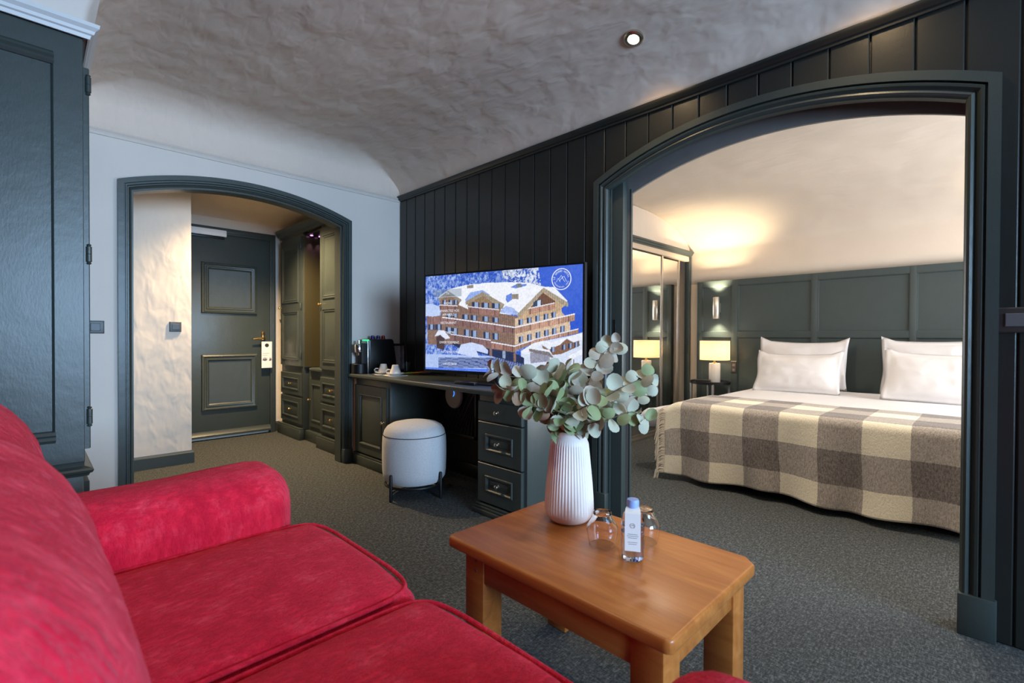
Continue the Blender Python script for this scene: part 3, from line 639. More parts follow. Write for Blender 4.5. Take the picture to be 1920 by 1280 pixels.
def duv(q, u):
    q = wob(q, u)
    if u.y > .8: q.z -= .07*max(0, (u.y-.8)/.2)
    if q.x < 3.75 and u.y > .7: q.y += .24*max(0, 1-(q.x-3.36)/.5)*max(0, (u.y-.7)/.3)*(1 if q.z < .5 else .75)
    return q
rbox(BX0+.015, 5.30, BY0-.03, BY1+.05, .40, .562, .07, 22, fn=duv).build('duvet', 'white_cotton', bed, smooth=True, angle=80)
# ---- checked blanket over the foot
bl = root('blanket', (3.5, .8, .55), 'cream and grey checked wool blanket hanging over bed foot', 'blanket')
NU, NV = 150, 90; XT = 3.93
ytop, ybot = 1.735, -.20
s_top = XT-3.40; rc = .05; s_arc = rc*PI/2; s_front = .545-.02-rc
S_tot = s_top+s_arc+s_front
def blanket_pt(u, v):
    y = ytop+(ybot-ytop)*u; s = v*S_tot; zt = .577
    if s < s_top: x = XT-s; z = zt; nx, nz = 0, 1; fl = 0
    elif s < s_top+s_arc:
        a = (s-s_top)/rc; x = 3.40-rc*math.sin(a); z = zt-rc+rc*math.cos(a); nx, nz = -math.sin(a), math.cos(a); fl = 0
    else:
        h = s-s_top-s_arc; x = 3.40-rc; z = zt-rc-h; nx, nz = -1, 0; fl = h/s_front
    w = .004*noise.noise(Vector((x*9, y*6, z*3)))
    if fl > 0:
        w += fl*(.024*math.sin(y*19+1.2*noise.noise(Vector((y*3, z*2, 0))))+.028*noise.noise(Vector((y*2.3, z*1.6, 5)))+.012)
    # left edge falls a little over the side of the bed
    ed = max(0, (y-1.60)/.135); z -= .05*ed*ed*(1-fl*.9)
    z += .012*fl*math.sin(y*7+.5)
    return (x+nx*w, y-.012*fl*math.sin(z*9), z+nz*w)
m = MB().grid(blanket_pt, NU, NV); o = m.build('cloth', 'check_blanket', bl, smooth=True, angle=80, recalc=False)
uvl = o.data.uv_layers.new(name='UVMap'); uvd = np.zeros((len(o.data.loops), 2), dtype=np.float32); vi = np.zeros(len(o.data.loops), dtype=np.int32); o.data.loops.foreach_get('vertex_index', vi)
uu = (vi % (NU+1))/NU; vv = (vi//(NU+1))/NV
yy = ytop+(ybot-ytop)*uu; ss = vv*S_tot
uvd[:, 0] = 10+(1.613-yy)/.2165+1; uvd[:, 1] = 10+(ss-(s_top+s_arc-.012))/.197+1-.75
uvl.data.foreach_set('uv', uvd.ravel())
mo = o.modifiers.new('thick', 'SOLIDIFY'); mo.thickness = .008; mo.offset = 0
m = MB()
for k in range(230):
    v = (k+random.random()*.5)/230; p = Vector(blanket_pt(0, min(v, 1))); top = v*S_tot < s_top+.02
    L = .055+.03*random.random(); jx = .02*(random.random()-.5); dn = Vector((jx-.012, .030 if top else .022, -.035-.02*random.random()))
    ou = .035+.025*random.random(); m.tube([p+Vector((-.004, -.004, 0)), p+Vector((jx*.3-.004, ou*.5, -.004)), p+Vector((jx-.006, ou, -.022)), p+Vector((jx*1.5-.012, ou*1.15, -.03-L*.8))], [.0034, .0032, .003, .002], 4)
f_ = m.build('fringe', 'fringe_wool', bl); f_['kind'] = 'stuff'
# ---- pillows
def pillow(label, cx, cy, cz_, w, h, t, lean, yaw, roll, seed):
    o = root('pillow', (cx, cy, cz_), label, 'pillow', 'white pillows on the bed')
    rnd = random.Random(seed); sx = rnd.random()*9
    N1, N2 = 30, 22
    def P(u, v, side):
        a, b = u*2-1, v*2-1
        fa, fb = min(1, abs(a)/.90), min(1, abs(b)/.86); bulge = max(0, (1-fa**2.6))*max(0, (1-fb**2.6))
        th = t*.5*bulge**.55
        ex = a*w/2*(1-.045*(1-b*b)); ez = b*h/2*(1-.10*(1-a*a)*(1 if b > 0 else .2))
        com = .006*noise.noise(Vector((a*2.2+sx, b*2.2, 0)))+.016*max(0, abs(a)-.86)/.14*math.sin(b*5+sx)
        own = (.012*noise.noise(Vector((a*2.5+sx, b*2.5, side*3)))+.007*noise.noise(Vector((a*7+sx, b*6, side*5))))*min(1, bulge*2)
        if b > 0: ez += .035*max(0, abs(a)-.75)/.25*(b**3)
        edge = 0 if (abs(a) > .999 or abs(b) > .999) else .002
        return Vector((side*(th+edge)+com+own, ex, ez))
    m = MB()
    rot = Matrix.Rotation(yaw, 3, 'Z') @ Matrix.Rotation(lean, 3, 'Y') @ Matrix.Rotation(roll, 3, 'X')
    for sd in (-1, 1): m.grid(lambda u, v: tuple(Vector((cx, cy, cz_))+rot @ P(u, v, sd)), N1, N2, flip=sd > 0)
    ob = m.build('pillowcase', 'white_cotton', o, smooth=True, angle=80, recalc=False)
    bm = bmesh.new(); bm.from_mesh(ob.data); bmesh.ops.remove_doubles(bm, verts=bm.verts, dist=.00001); bmesh.ops.recalc_face_normals(bm, faces=bm.faces); bm.to_mesh(ob.data); bm.free()
pillow('white pillow standing behind, in the pair nearest the bedside lamp', 5.27, 1.325, .80, .76, .46, .13, math.radians(14), .03, .01, 1)
pillow('white pillow lying in front, in the pair nearest the bedside lamp', 4.89, 1.265, .735, .70, .39, .16, math.radians(24), -.02, -.02, 2)
pillow('white pillow standing behind, in the pair nearest the arch jamb', 5.27, .33, .81, .76, .48, .13, math.radians(14), 0, -.02, 3)
pillow('white pillow lying in front, in the pair nearest the arch jamb', 4.87, .285, .75, .72, .42, .17, math.radians(24), .02, .02, 4)
# ================================================================== SALON OBJECTS
# ---- sofa
so = root('sofa', (.1, .97, 0), 'red velvet two seat sofa in the foreground', 'sofa')
def nz(q, k, s, a): return a*noise.noise(Vector((q.x*k+s, q.y*k, q.z*k)))
def armf(q, u):
    q.z += nz(q, 5, 2, .006)+.012*u.x; q.y += nz(q, 4, 6, .008); return q
rbox(-.36, .635, 1.625, 1.925, .04, .605, (.10, .11, .13), 12, fn=armf).build('armrest', 'red_velvet', so, smooth=True, angle=80)
rbox(-.36, .705, .035, .335, .04, .612, (.10, .11, .13), 12, fn=armf).build('armrest', 'red_velvet', so, smooth=True, angle=80)
MB().box(-.34, .60, .10, 1.86, .06, .27).build('base', 'red_velvet', so, bevel=.02)
for x in (-.28, .52):
    for y in (.12, 1.84): m = MB(); m.lathe([(.018, 0), (.026, .065)], x, y, 0, 12); m.build('foot', 'black_matt', so)
rbox(-.50, -.22, .04, 1.92, .08, .84, .09, 10).build('back_frame', 'red_velvet', so, smooth=True, angle=80)
def seatf(q, u):
    if u.z > 0: q.z += .028*(1-u.x**2)*(1-u.y**2)*u.z
    q.z += nz(q, 6, 1, .006); q.x += .018*(1-u.y**2)*max(0, u.x); return q
for (y0, y1) in ((.988, 1.636), (.325, .984)):
    c_ = rbox(.0, .685, y0, y1, .255, .432, (.06, .055, .060), 14, fn=seatf).build('seat_cushion', 'red_velvet', so, smooth=True, angle=80)
    pth = []
    for k in range(72):      # piping round the upper edge
        a = 2*PI*(k+.5)/72; ca, sa = math.cos(a), math.sin(a); e_ = .22
        px = .3425+(.3425-.014)*math.copysign(abs(ca)**e_, ca); py = (y0+y1)/2+((y1-y0)/2-.014)*math.copysign(abs(sa)**e_, sa)
        ux, uy = (px-.3425)/.3425, (py-(y0+y1)/2)/((y1-y0)/2)
        px += .018*(1-uy**2)*max(0, ux); pth.append((px, py, .424+.020*(1-ux**2)*(1-uy**2)))
    MB().tube(pth, .0055, 8, closed=True).build('piping', 'red_velvet', c_, smooth=True)
def backf(dx, dz):
    def f(q, u):
        q.x += dx-(q.z-.5)*.20; q.x += .020*(1-u.y**2)*max(0, u.x); q.z += dz*(1-.5*u.y**2)+nz(q, 5, 9, .006); q.x += nz(q, 5, 3, .006); return q
    return f
rbox(-.24, .095, .990, 1.640, .38, .945, (.13, .10, .15), 14, fn=backf(-.035, 0)).build('back_cushion', 'red_velvet', so, smooth=True, angle=80)
rbox(-.24, .105, .325, .985, .38, .950, (.13, .10, .15), 14, fn=backf(0, 0)).build('back_cushion', 'red_velvet', so, smooth=True, angle=80)
# ---- coffee table
TZ = .43
ct = root('coffee_table', (1.18, .83, 0), 'honey brown wooden coffee table in front of the sofa', 'table')
tx0, tx1, ty0, ty1 = .918, 1.438, .458, 1.205; ch = .035
MB().prism([(tx0+.012, ty0), (tx1-ch, ty0), (tx1, ty0+ch), (tx1, ty1-ch), (tx1-ch, ty1), (tx0+.012, ty1), (tx0, ty1-.012), (tx0, ty0+.012)], 'Z', TZ-.034, TZ).build('table_top', 'table_wood', ct, bevel=.009, seg=3)
for x in (.948, 1.336):
    for y in (.490, 1.066):
        MB().box(x, x+.078, y, y+.082, 0, TZ-.034).build('leg', 'table_wood', ct, bevel=.004)
for (a, b, c_, d) in ((.952, .976, .57, 1.068), (1.386, 1.41, .57, 1.068), (1.024, 1.338, .496, .520), (1.024, 1.338, 1.118, 1.142)):
    MB().box(a, b, c_, d, TZ-.115, TZ-.033).build('apron', 'table_wood', ct, bevel=.002)
for z in (.345, .375):
    m = MB(); m.lathe([(.005, 0), (.005, .003), (0, .003)], 0, 0, 0, 10); m.v = [(.9485-c+.001, 1.098+a, z+b) for a, b, c in m.v]; m.build('dowel', 'terracotta', ct)
# ---- stool
st = root('pouf_stool', (1.824, 2.747, 0), 'grey fabric round pouf on thin black legs at the desk', 'stool')
sx_, sy_ = 1.824, 2.747
m = MB(); m.lathe([(.0, .085), (.15, .085), (.185, .095), (.203, .120), (.209, .16), (.212, .25), (.211, .34), (.208, .385), (.203, .402)], sx_, sy_, 0, 56, cap=False); m.build('side', 'grey_fabric', st, smooth=True)
m = MB(); m.lathe([(.205, .398), (.203, .405), (.197, .428), (.180, .452), (.150, .469), (.10, .480), (.05, .484), (0, .485)], sx_, sy_, 0, 56, cap=False); m.build('seat', 'grey_fabric', st, smooth=True)
m = MB(); m.tube([(sx_+.2045*math.cos(a), sy_+.2045*math.sin(a), .4005) for a in np.linspace(0, 2*PI, 56, endpoint=False)], .0028, 6, closed=True); m.build('seam', 'switch_grey', st)
m = MB(); m.tube([(sx_+.190*math.cos(a), sy_+.190*math.sin(a), .078) for a in np.linspace(0, 2*PI, 56, endpoint=False)], .0085, 8, closed=True); m.build('ring', 'dark_metal', st, smooth=True)
for k in range(4):
    a = math.radians(-29.9-90-45+90*k); x, y = sx_+.222*math.cos(a), sy_+.222*math.sin(a)
    m = MB(); m.tube([(x, y, 0), (x, y, .165), (x, y, .172)], [.010, .010, .006], 12); lg = m.build('leg', 'dark_metal', st, smooth=True)
    MB().tube([(x, y, .078), (sx_+.19*math.cos(a), sy_+.19*math.sin(a), .078)], .007, 8).build('bracket', 'dark_metal', lg, smooth=True)
# ---- coffee machine and things on the worktop
WT = .74
cm = root('coffee_machine', (2.1, 3.70, WT), 'black capsule coffee machine with chrome spout on the desk corner', 'coffee machine')
pr = [(1.985, WT+.0), (2.245, WT+.0), (2.24, WT+.10), (2.215, WT+.27), (2.20, WT+.285), (1.99, WT+.285), (1.985, WT+.27)]
MB().prism(pr, 'Y', 3.655, 3.765).build('body', 'black_plastic', cm, bevel=.008)
MB().box(1.972, 1.986, 3.657, 3.763, WT, WT+.283).build('front_strip', 'steel', cm, bevel=.003)
MB().box(1.925, 1.973, 3.672, 3.748, WT+.01, WT+.25).build('front_column', 'black_matt', cm, bevel=.008)
m = MB(); m.lathe([(.02, 0), (.034, .006), (.036, .02), (.036, .062), (.030, .072), (.012, .074), (.010, .1), (0, .1)], 1.920, 3.71, WT+.172, 24); m.build('brew_head', 'chrome', cm, smooth=True)
m = MB(); m.lathe([(.010, 0), (.014, .02)], 1.915, 3.71, WT+.150, 14); m.build('spout', 'chrome', cm, smooth=True)
m = MB(); m.lathe([(.0, 0), (.060, 0), (.063, .004), (.063, .078), (.060, .082), (.05, .082), (.048, .076), (0, .076)], 1.925, 3.71, WT, 32); m.build('drip_cup_stand', 'dark_metal', cm, smooth=True)
MB().box(1.945, 1.985, 3.655, 3.70, WT+.270, WT+.279).build('indicator', 'led_green', cm, bevel=.002)
MB().prism([(2.246, WT+.02), (2.325, WT+.02), (2.325, WT+.225), (2.235, WT+.225)], 'Y', 3.665, 3.755).build('water_tank', 'pet_plastic', cm, bevel=.006)
MB().box(2.232, 2.328, 3.662, 3.758, WT+.225, WT+.245).build('tank_lid', 'black_plastic', cm, bevel=.004)
MB().box(2.246, 2.325, 3.665, 3.755, WT, WT+.02).build('tank_base', 'black_plastic', cm, bevel=.003)
for k, (x, mt, lb) in enumerate(((2.045, 'capsule_violet', 'violet coffee capsule on the machine, nearest the spout'), (2.095, 'capsule_violet', 'violet coffee capsule on the machine, next to the red one'), (2.145, 'capsule_red', 'red coffee capsule on top of the coffee machine'))):
    o = root('coffee_capsule', (x, 3.71, WT+.285), lb, 'capsule', 'capsules on the coffee machine')
    m = MB(); m.lathe([(.0155, .002), (.0165, .004), (.0135, .026), (.010, .029), (0, .029)], x, 3.71, WT+.285, 18); m.build('shell', mt, o, smooth=True)
    m = MB(); m.lathe([(0, 0), (.0185, 0), (.0185, .002), (.016, .0025)], x, 3.71, WT+.285, 18); m.build('rim', mt, o)
def cup(x, y, lb, ls, lp):
    n_ = tag(MB().prism([(x-.085, y-.06), (x+.06, y-.085), (x+.085, y+.06), (x-.06, y+.085)], 'Z', WT, WT+.002).build('napkin', 'paper', loc=(x, y, WT)), lp, 'napkin', 'napkins under the cups')
    m = MB(); m.lathe([(0, .004), (.035, .002), (.038, .004), (.060, .011), (.072, .017), (.071, .019), (.055, .013), (.036, .008), (0, .008)], x, y, WT+.001, 36)
    tag(m.build('saucer', 'porcelain', smooth=True, loc=(x, y, WT+.003)), ls, 'saucer', 'saucers on the desk')
    o = root('coffee_cup', (x, y, WT+.012), lb, 'cup', 'cups on the desk')
    m = MB(); m.lathe([(.0395, 0), (.0425, .001), (.0425, .012), (.039, .028), (.031, .045), (.026, .062), (.0245, .070), (.022, .0715), (.021, .068), (0, .067)], x, y, WT+.0115, 36); m.build('bowl', 'porcelain', o, smooth=True)
    m = MB(); m.tube([(x-.030, y+.028, WT+.045), (x-.045, y+.044, WT+.046), (x-.054, y+.050, WT+.034), (x-.048, y+.045, WT+.022), (x-.034, y+.030, WT+.024)], .0045, 8); m.build('handle', 'porcelain', o, smooth=True)
cup(2.035, 3.515, 'upturned white cup closest to the coffee machine', 'white saucer under the cup closest to the coffee machine', 'white paper napkin under the saucer closest to the machine')
cup(2.035, 3.335, 'upturned white cup closest to the television', 'white saucer under the cup closest to the television', 'white paper napkin under the saucer closest to the television')
for k in range(7):
    x, y = 2.215+.014*k, 3.44-.040*k; a = .9-.12*k; m = MB(); m.box(-.055, .055, -.018, .018, 0, .004); m.v = [(x+p*math.cos(a)-q*math.sin(a), y+p*math.sin(a)+q*math.cos(a), WT+.002+.0035*k+r_+.03*max(0, p)) for p, q, r_ in m.v]
    m.build('sugar_sachet', 'sachet_%d' % ((k//2) % 4), bevel=.0015, loc=(x, y, WT))
    tag(bpy.data.objects[C.objects[-1].name], ['green', 'green', 'orange', 'orange', 'red', 'red', 'cream'][k]+' sugar sachet in the fan on the desk, '+['first', 'second', 'third', 'fourth', 'fifth', 'sixth', 'seventh'][k]+' from the cups', 'sachet', 'fan of sachets on the desk')
gb = root('drinking_glass', (2.30, 3.585, WT), 'short clear glass in shadow beside the water tank', 'glass')
m = MB(); m.lathe([(.0, 0), (.026, 0), (.030, .02), (.033, .085), (.031, .085), (.028, .02), (.024, .006), (0, .006)], 2.30, 3.585, WT, 24); m.build('tumbler', 'glass', gb, smooth=True)
rm = root('remote_control', (1.98, 2.42, WT), 'black remote control lying on the desk below the television', 'remote control')
m = MB(); m.box(-.09, .09, -.024, .024, 0, .018); aa = math.radians(-84); tr_ = lambda p: (1.985+p[0]*math.cos(aa)-p[1]*math.sin(aa), 2.40+p[0]*math.sin(aa)+p[1]*math.cos(aa), WT+p[2]); m.v = [tr_(p) for p in m.v]; m.build('case', 'black_plastic', rm, bevel=.004)
m = MB()
m.box(-.086, -.052, -.016, .016, .0175, .0185).box(.035, .082, -.016, .016, .0175, .0185); m.v = [tr_(p) for p in m.v]; m.build('label_strip', 'switch_rocker', rm)
# ---- television
TA = (1.98, 2.861); TW, TH, TB = 1.221, .683, .798
tva = math.radians(-76.6466)
tv = root('television', (*TA, TB), 'large flat television on the desk showing a snowy chalet hotel', 'television', rotz=tva); ORG[tv.name] = Vector((0, 0, 0))
# local frame: x along the screen (left to right), z up; the viewer is on -y
L_ = dict(parent=tv, local=True)
def LB(*a): return MB().box(*a)
LB(0, TW, .004, .030, 0, TH).build('back_shell', 'black_plastic', bevel=.004, **L_)
LB(.10, TW-.10, .028, .060, .06, TH*.55).build('electronics_housing', 'black_plastic', bevel=.01, **L_)
bz = .011; m = MB(); m.box(0, TW, -.004, .006, TH-bz, TH).box(0, TW, -.004, .006, 0, .020).box(0, bz, -.004, .006, .02, TH-bz).box(TW-bz, TW, -.004, .006, .02, TH-bz); m.build('bezel', 'black_plastic', **L_)
LB(TW-.001, TW+.002, -.003, .028, 0, TH).build('side_strip', 'steel', **L_)
LB(.42, .80, -.10, .10, WT-TB+.001, WT-TB+.010).build('stand_plate', 'dark_metal', bevel=.004, **L_)
m = MB(); m.tube([(TW/2, .02, WT-TB+.008), (TW/2, .02, .05)], .028, 16); m.build('stand_neck', 'dark_metal', smooth=True, **L_)
GX, GZ = 420, 232
gu, gv = np.meshgrid(np.linspace(0, 1, GX), np.linspace(0, 1, GZ)); gu = gu*(1-2*bz/TW)+bz/TW; gv = gv*(1-(bz+.02)/TH)+.02/TH
TVP=[
((215,225,246),[(0.653,0.239),(0.767,0.326),(0.99,0.4),(1.013,-0.038),(0.654,-0.075)]),
((176,196,242),[(0.008,0.185),(0.259,0.184),(0.454,0.183),(0.494,0.175),(0.72,0.101),(0.721,-0.068),(0.008,-0.14)]),
((92,130,238),[(0.008,0.046),(0.259,0.056),(0.454,0.059),(0.495,-0.091),(0.008,-0.14)]),
((205,216,240),[(0.531,1.003),(0.748,1.004),(0.766,0.826),(0.658,0.836),(0.544,0.915)]),
((190,208,246),[(0.011,0.7),(0.062,0.7),(0.116,0.665),(0.116,0.559),(0.011,0.573)]),
((240,243,252),[(0.112,0.781),(0.191,0.843),(0.3,0.871),(0.412,0.877),(0.544,0.876),(0.694,0.855),(0.783,0.811),(0.841,0.801),(0.911,0.678),(0.903,0.652),(0.78,0.786),(0.631,0.567),(0.243,0.617),(0.191,0.734),(0.105,0.75)]),
((150,175,235),[(0.294,0.727),(0.329,0.796),(0.412,0.814),(0.466,0.755),(0.412,0.779),(0.301,0.706)]),
((170,190,240),[(0.512,0.596),(0.558,0.652),(0.602,0.635),(0.64,0.581),(0.631,0.564)]),
((110,140,225),[(0.561,0.749),(0.596,0.77),(0.596,0.708),(0.57,0.68),(0.559,0.71)]),
((110,140,225),[(0.586,0.824),(0.627,0.849),(0.685,0.845),(0.682,0.829),(0.621,0.809)]),
((138,112,100),[(0.118,0.739),(0.25,0.679),(0.315,0.634),(0.519,0.586),(0.631,0.553),(0.619,0.2),(0.61,0.127),(0.467,0.193),(0.192,0.286),(0.027,0.282),(0.019,0.562),(0.124,0.58)]),
((214,190,165),[(0.615,0.534),(0.878,0.622),(0.881,0.581),(0.925,0.499),(0.926,0.418),(0.726,0.316),(0.616,0.266)]),
((200,172,140),[(0.634,0.543),(0.78,0.783),(0.903,0.643),(0.878,0.615),(0.878,0.581),(0.631,0.505)]),
((118,86,72),[(0.701,0.616),(0.775,0.761),(0.844,0.682),(0.844,0.628),(0.701,0.588)]),
((60,75,105),[(0.722,0.69),(0.769,0.701),(0.769,0.641),(0.722,0.629)]),
((200,215,235),[(0.746,0.69),(0.766,0.697),(0.766,0.646),(0.746,0.637)]),
((172,160,140),[(0.627,0.572),(0.78,0.804),(0.916,0.66),(0.914,0.626),(0.883,0.644),(0.781,0.764),(0.637,0.538)]),
((150,124,98),[(0.311,0.685),(0.412,0.764),(0.535,0.653),(0.522,0.586),(0.315,0.634)]),
((160,148,130),[(0.295,0.707),(0.412,0.797),(0.551,0.667),(0.538,0.624),(0.412,0.757),(0.301,0.676)]),
((140,114,95),[(0.118,0.728),(0.176,0.792),(0.261,0.719),(0.243,0.653),(0.12,0.67)]),
((150,140,130),[(0.102,0.75),(0.176,0.824),(0.272,0.727),(0.258,0.704),(0.176,0.792),(0.112,0.72)]),
((146,112,106),[(0.112,0.684),(0.243,0.667),(0.243,0.621),(0.116,0.631)]),
((158,120,112),[(0.315,0.657),(0.517,0.617),(0.516,0.559),(0.315,0.596)]),
((150,116,114),[(0.017,0.577),(0.132,0.559),(0.48,0.484),(0.615,0.45),(0.615,0.393),(0.48,0.425),(0.132,0.493),(0.021,0.497)]),
((200,158,138),[(0.615,0.45),(0.95,0.562),(0.951,0.509),(0.619,0.393)]),
((190,146,128),[(0.695,0.62),(0.842,0.662),(0.843,0.612),(0.698,0.568)]),
((140,108,108),[(0.192,0.388),(0.467,0.331),(0.467,0.264),(0.192,0.315)]),
((168,126,116),[(0.468,0.314),(0.613,0.278),(0.61,0.233),(0.47,0.257)]),
((186,146,128),[(0.613,0.295),(0.726,0.337),(0.726,0.309),(0.647,0.256),(0.613,0.233)]),
((190,150,132),[(0.726,0.34),(0.969,0.434),(0.97,0.4),(0.909,0.378),(0.729,0.312)]),
((44,54,88),[(0.192,0.303),(0.467,0.252),(0.61,0.223),(0.672,0.173),(0.672,0.117),(0.494,0.171),(0.447,0.192),(0.244,0.256)]),
((90,84,100),[(0.027,0.492),(0.132,0.483),(0.132,0.432),(0.027,0.433)]),
((140,112,110),[(0.457,0.257),(0.474,0.253),(0.474,0.179),(0.457,0.188)]),
((150,170,200),[(0.539,0.235),(0.559,0.231),(0.559,0.163),(0.54,0.167)]),
((140,112,105),[(0.607,0.218),(0.622,0.214),(0.622,0.138),(0.607,0.142)]),
((222,230,250),[(0.077,0.366),(0.105,0.432),(0.147,0.427),(0.192,0.35),(0.159,0.34),(0.118,0.382)]),
((80,64,70),[(0.09,0.358),(0.121,0.382),(0.151,0.343),(0.151,0.232),(0.094,0.246)]),
((205,217,250),[(0.243,0.199),(0.266,0.287),(0.337,0.311),(0.413,0.286),(0.448,0.237),(0.447,0.202),(0.372,0.229),(0.393,0.16),(0.302,0.186)]),
((136,104,88),[(0.773,0.294),(0.814,0.254),(0.871,0.301),(0.909,0.351),(0.943,0.32),(0.972,0.337),(0.976,0.293),(0.878,0.218),(0.826,0.208),(0.776,0.271)]),
((236,240,252),[(0.652,0.237),(0.726,0.312),(0.785,0.334),(0.825,0.318),(0.909,0.366),(0.99,0.407),(0.995,0.348),(0.943,0.322),(0.91,0.359),(0.872,0.299),(0.815,0.261),(0.774,0.306),(0.703,0.211),(0.666,0.211)]),
((128,122,126),[(0.696,0.264),(0.814,0.237),(0.84,0.182),(0.826,0.185),(0.702,0.236)]),
((232,238,250),[(0.693,0.28),(0.815,0.252),(0.84,0.185),(0.814,0.234),(0.696,0.261)]),
((150,150,170),[(0.705,0.231),(0.817,0.199),(0.817,0.153),(0.708,0.128)]),
((236,240,250),[(0.914,0.201),(0.986,0.261),(0.999,0.246),(0.999,0.229),(0.928,0.172)]),
((110,96,80),[(0.942,0.178),(0.948,0.178),(0.95,0.08),(0.943,0.08)]),
((150,140,135),[(0.307,0.864),(0.35,0.87),(0.351,0.839),(0.309,0.838)]),
((150,140,130),[(0.594,0.76),(0.636,0.76),(0.636,0.71),(0.596,0.715)]),
((120,128,140),[(0.62,0.851),(0.651,0.854),(0.656,0.815),(0.622,0.815)])]
TVW=[[(0.34,0.702),(0.39,0.695),(0.39,0.647),(0.34,0.653)],[(0.405,0.693),(0.454,0.687),(0.454,0.639),(0.405,0.645)],[(0.473,0.684),(0.52,0.678),(0.52,0.631),(0.473,0.637)],[(0.135,0.735),(0.164,0.732),(0.164,0.687),(0.135,0.69)],[(0.18,0.733),(0.209,0.729),(0.209,0.684),(0.18,0.688)],[(0.214,0.73),(0.242,0.727),(0.242,0.682),(0.214,0.686)],[(0.276,0.587),(0.319,0.579),(0.319,0.532),(0.276,0.539)],[(0.333,0.577),(0.375,0.569),(0.375,0.522),(0.333,0.529)],[(0.41,0.563),(0.451,0.556),(0.451,0.509),(0.411,0.516)],[(0.475,0.551),(0.515,0.544),(0.515,0.498),(0.475,0.505)],[(0.162,0.6),(0.199,0.593),(0.199,0.557),(0.162,0.563)],[(0.207,0.598),(0.243,0.591),(0.243,0.555),(0.207,0.562)],[(0.158,0.463),(0.202,0.455),(0.202,0.393),(0.158,0.401)],[(0.202,0.455),(0.244,0.447),(0.244,0.385),(0.202,0.393)],[(0.286,0.439),(0.327,0.431),(0.327,0.37),(0.286,0.377)],[(0.335,0.429),(0.376,0.421),(0.376,0.361),(0.335,0.368)],[(0.418,0.413),(0.457,0.406),(0.458,0.346),(0.418,0.353)],[(0.475,0.402),(0.514,0.395),(0.514,0.336),(0.476,0.343)],[(0.031,0.492),(0.07,0.489),(0.07,0.435),(0.031,0.438)],[(0.086,0.491),(0.124,0.488),(0.124,0.435),(0.086,0.438)],[(0.637,0.522),(0.665,0.531),(0.665,0.481),(0.637,0.472)],[(0.686,0.538),(0.713,0.546),(0.713,0.496),(0.686,0.488)],[(0.734,0.553),(0.761,0.561),(0.761,0.512),(0.734,0.503)],[(0.781,0.567),(0.807,0.575),(0.807,0.527),(0.781,0.518)],[(0.824,0.581),(0.85,0.589),(0.85,0.541),(0.825,0.532)],[(0.639,0.367),(0.665,0.377),(0.665,0.32),(0.639,0.31)],[(0.687,0.386),(0.712,0.396),(0.713,0.339),(0.687,0.329)],[(0.737,0.406),(0.762,0.415),(0.762,0.36),(0.738,0.35)],[(0.784,0.424),(0.809,0.433),(0.809,0.378),(0.785,0.369)],[(0.828,0.441),(0.852,0.45),(0.852,0.396),(0.828,0.386)],[(0.872,0.458),(0.895,0.467),(0.895,0.413),(0.872,0.404)],[(0.823,0.277),(0.845,0.285),(0.845,0.239),(0.823,0.231)],[(0.882,0.297),(0.904,0.305),(0.904,0.26),(0.882,0.252)],[(0.915,0.309),(0.937,0.317),(0.937,0.272),(0.915,0.264)],[(0.947,0.32),(0.968,0.327),(0.968,0.283),(0.947,0.275)]]
TVL=[([(0.132,0.561),(0.48,0.486),(0.615,0.452),(0.95,0.564)],(238,242,252),0.0052),([(0.192,0.39),(0.467,0.333)],(225,232,250),0.0042),([(0.468,0.316),(0.613,0.28),(0.726,0.339)],(232,238,252),0.0052),([(0.315,0.659),(0.517,0.619)],(225,230,245),0.0042),([(0.112,0.686),(0.243,0.669)],(225,230,245),0.0042),([(0.695,0.622),(0.842,0.664)],(232,236,248),0.0042),([(0.726,0.342),(0.969,0.436)],(230,236,250),0.0042),([(0.106,0.146),(0.494,0.163),(0.72,0.097)],(70,86,140),0.0052),([(0.106,0.131),(0.494,0.149),(0.721,0.084)],(70,86,140),0.0052),([(0.106,0.116),(0.494,0.135),(0.721,0.071)],(70,86,140),0.0052),([(0.106,0.101),(0.494,0.122),(0.721,0.058)],(70,86,140),0.0052),([(0.106,0.087),(0.494,0.108),(0.721,0.045)],(70,86,140),0.0052),([(0.106,0.072),(0.494,0.094),(0.721,0.032)],(70,86,140),0.0052),([(0.106,0.057),(0.494,0.08),(0.721,0.018)],(70,86,140),0.0052)]
TVT=[('TV',0.173,0.796),('RADIO',0.173,0.699),('CONNECTEZ VOS',0.178,0.623),('APPAREILS',0.178,0.585),('RESTAURANT',0.179,0.503),('BIEN-ETRE',0.181,0.406),('DIVERTISSEMENT',0.185,0.307),('INFORMATION',0.187,0.211),('LANGUAGE',0.189,0.093)]
# box [(0.068,0.843),(0.27,0.836),(0.27,0.759),(0.068,0.763)] logo (0.878,0.868) (0.826,0.873) (0.877,0.958)

rng = np.random.RandomState(3)
def vnoise(fx, fy, sd):
    r = np.random.RandomState(sd); g = r.rand(int(fy)+3, int(fx)+3); x = gu*fx; y = gv*fy; i = x.astype(int); j = y.astype(int); a = x-i; b = y-j
    return g[j, i]*(1-a)*(1-b)+g[j, i+1]*a*(1-b)+g[j+1, i]*(1-a)*b+g[j+1, i+1]*a*b
def inpoly(P):
    ins = np.zeros(gu.shape, bool); n = len(P)
    for i in range(n):
        (x1, y1), (x2, y2) = P[i], P[(i+1) % n]
        if y1 == y2: continue
        c = ((y1 > gv) != (y2 > gv)) & (gu < (x2-x1)*(gv-y1)/(y2-y1)+x1); ins ^= c
    return ins
pic_ = np.zeros((GZ, GX, 3)); forest = vnoise(110, 40, 1)*.5+vnoise(230, 120, 2)*.5; big = vnoise(6, 4, 5)
f = np.clip((forest-.30)*1.9+(.5-gu)*.25, 0, 1)[..., None]
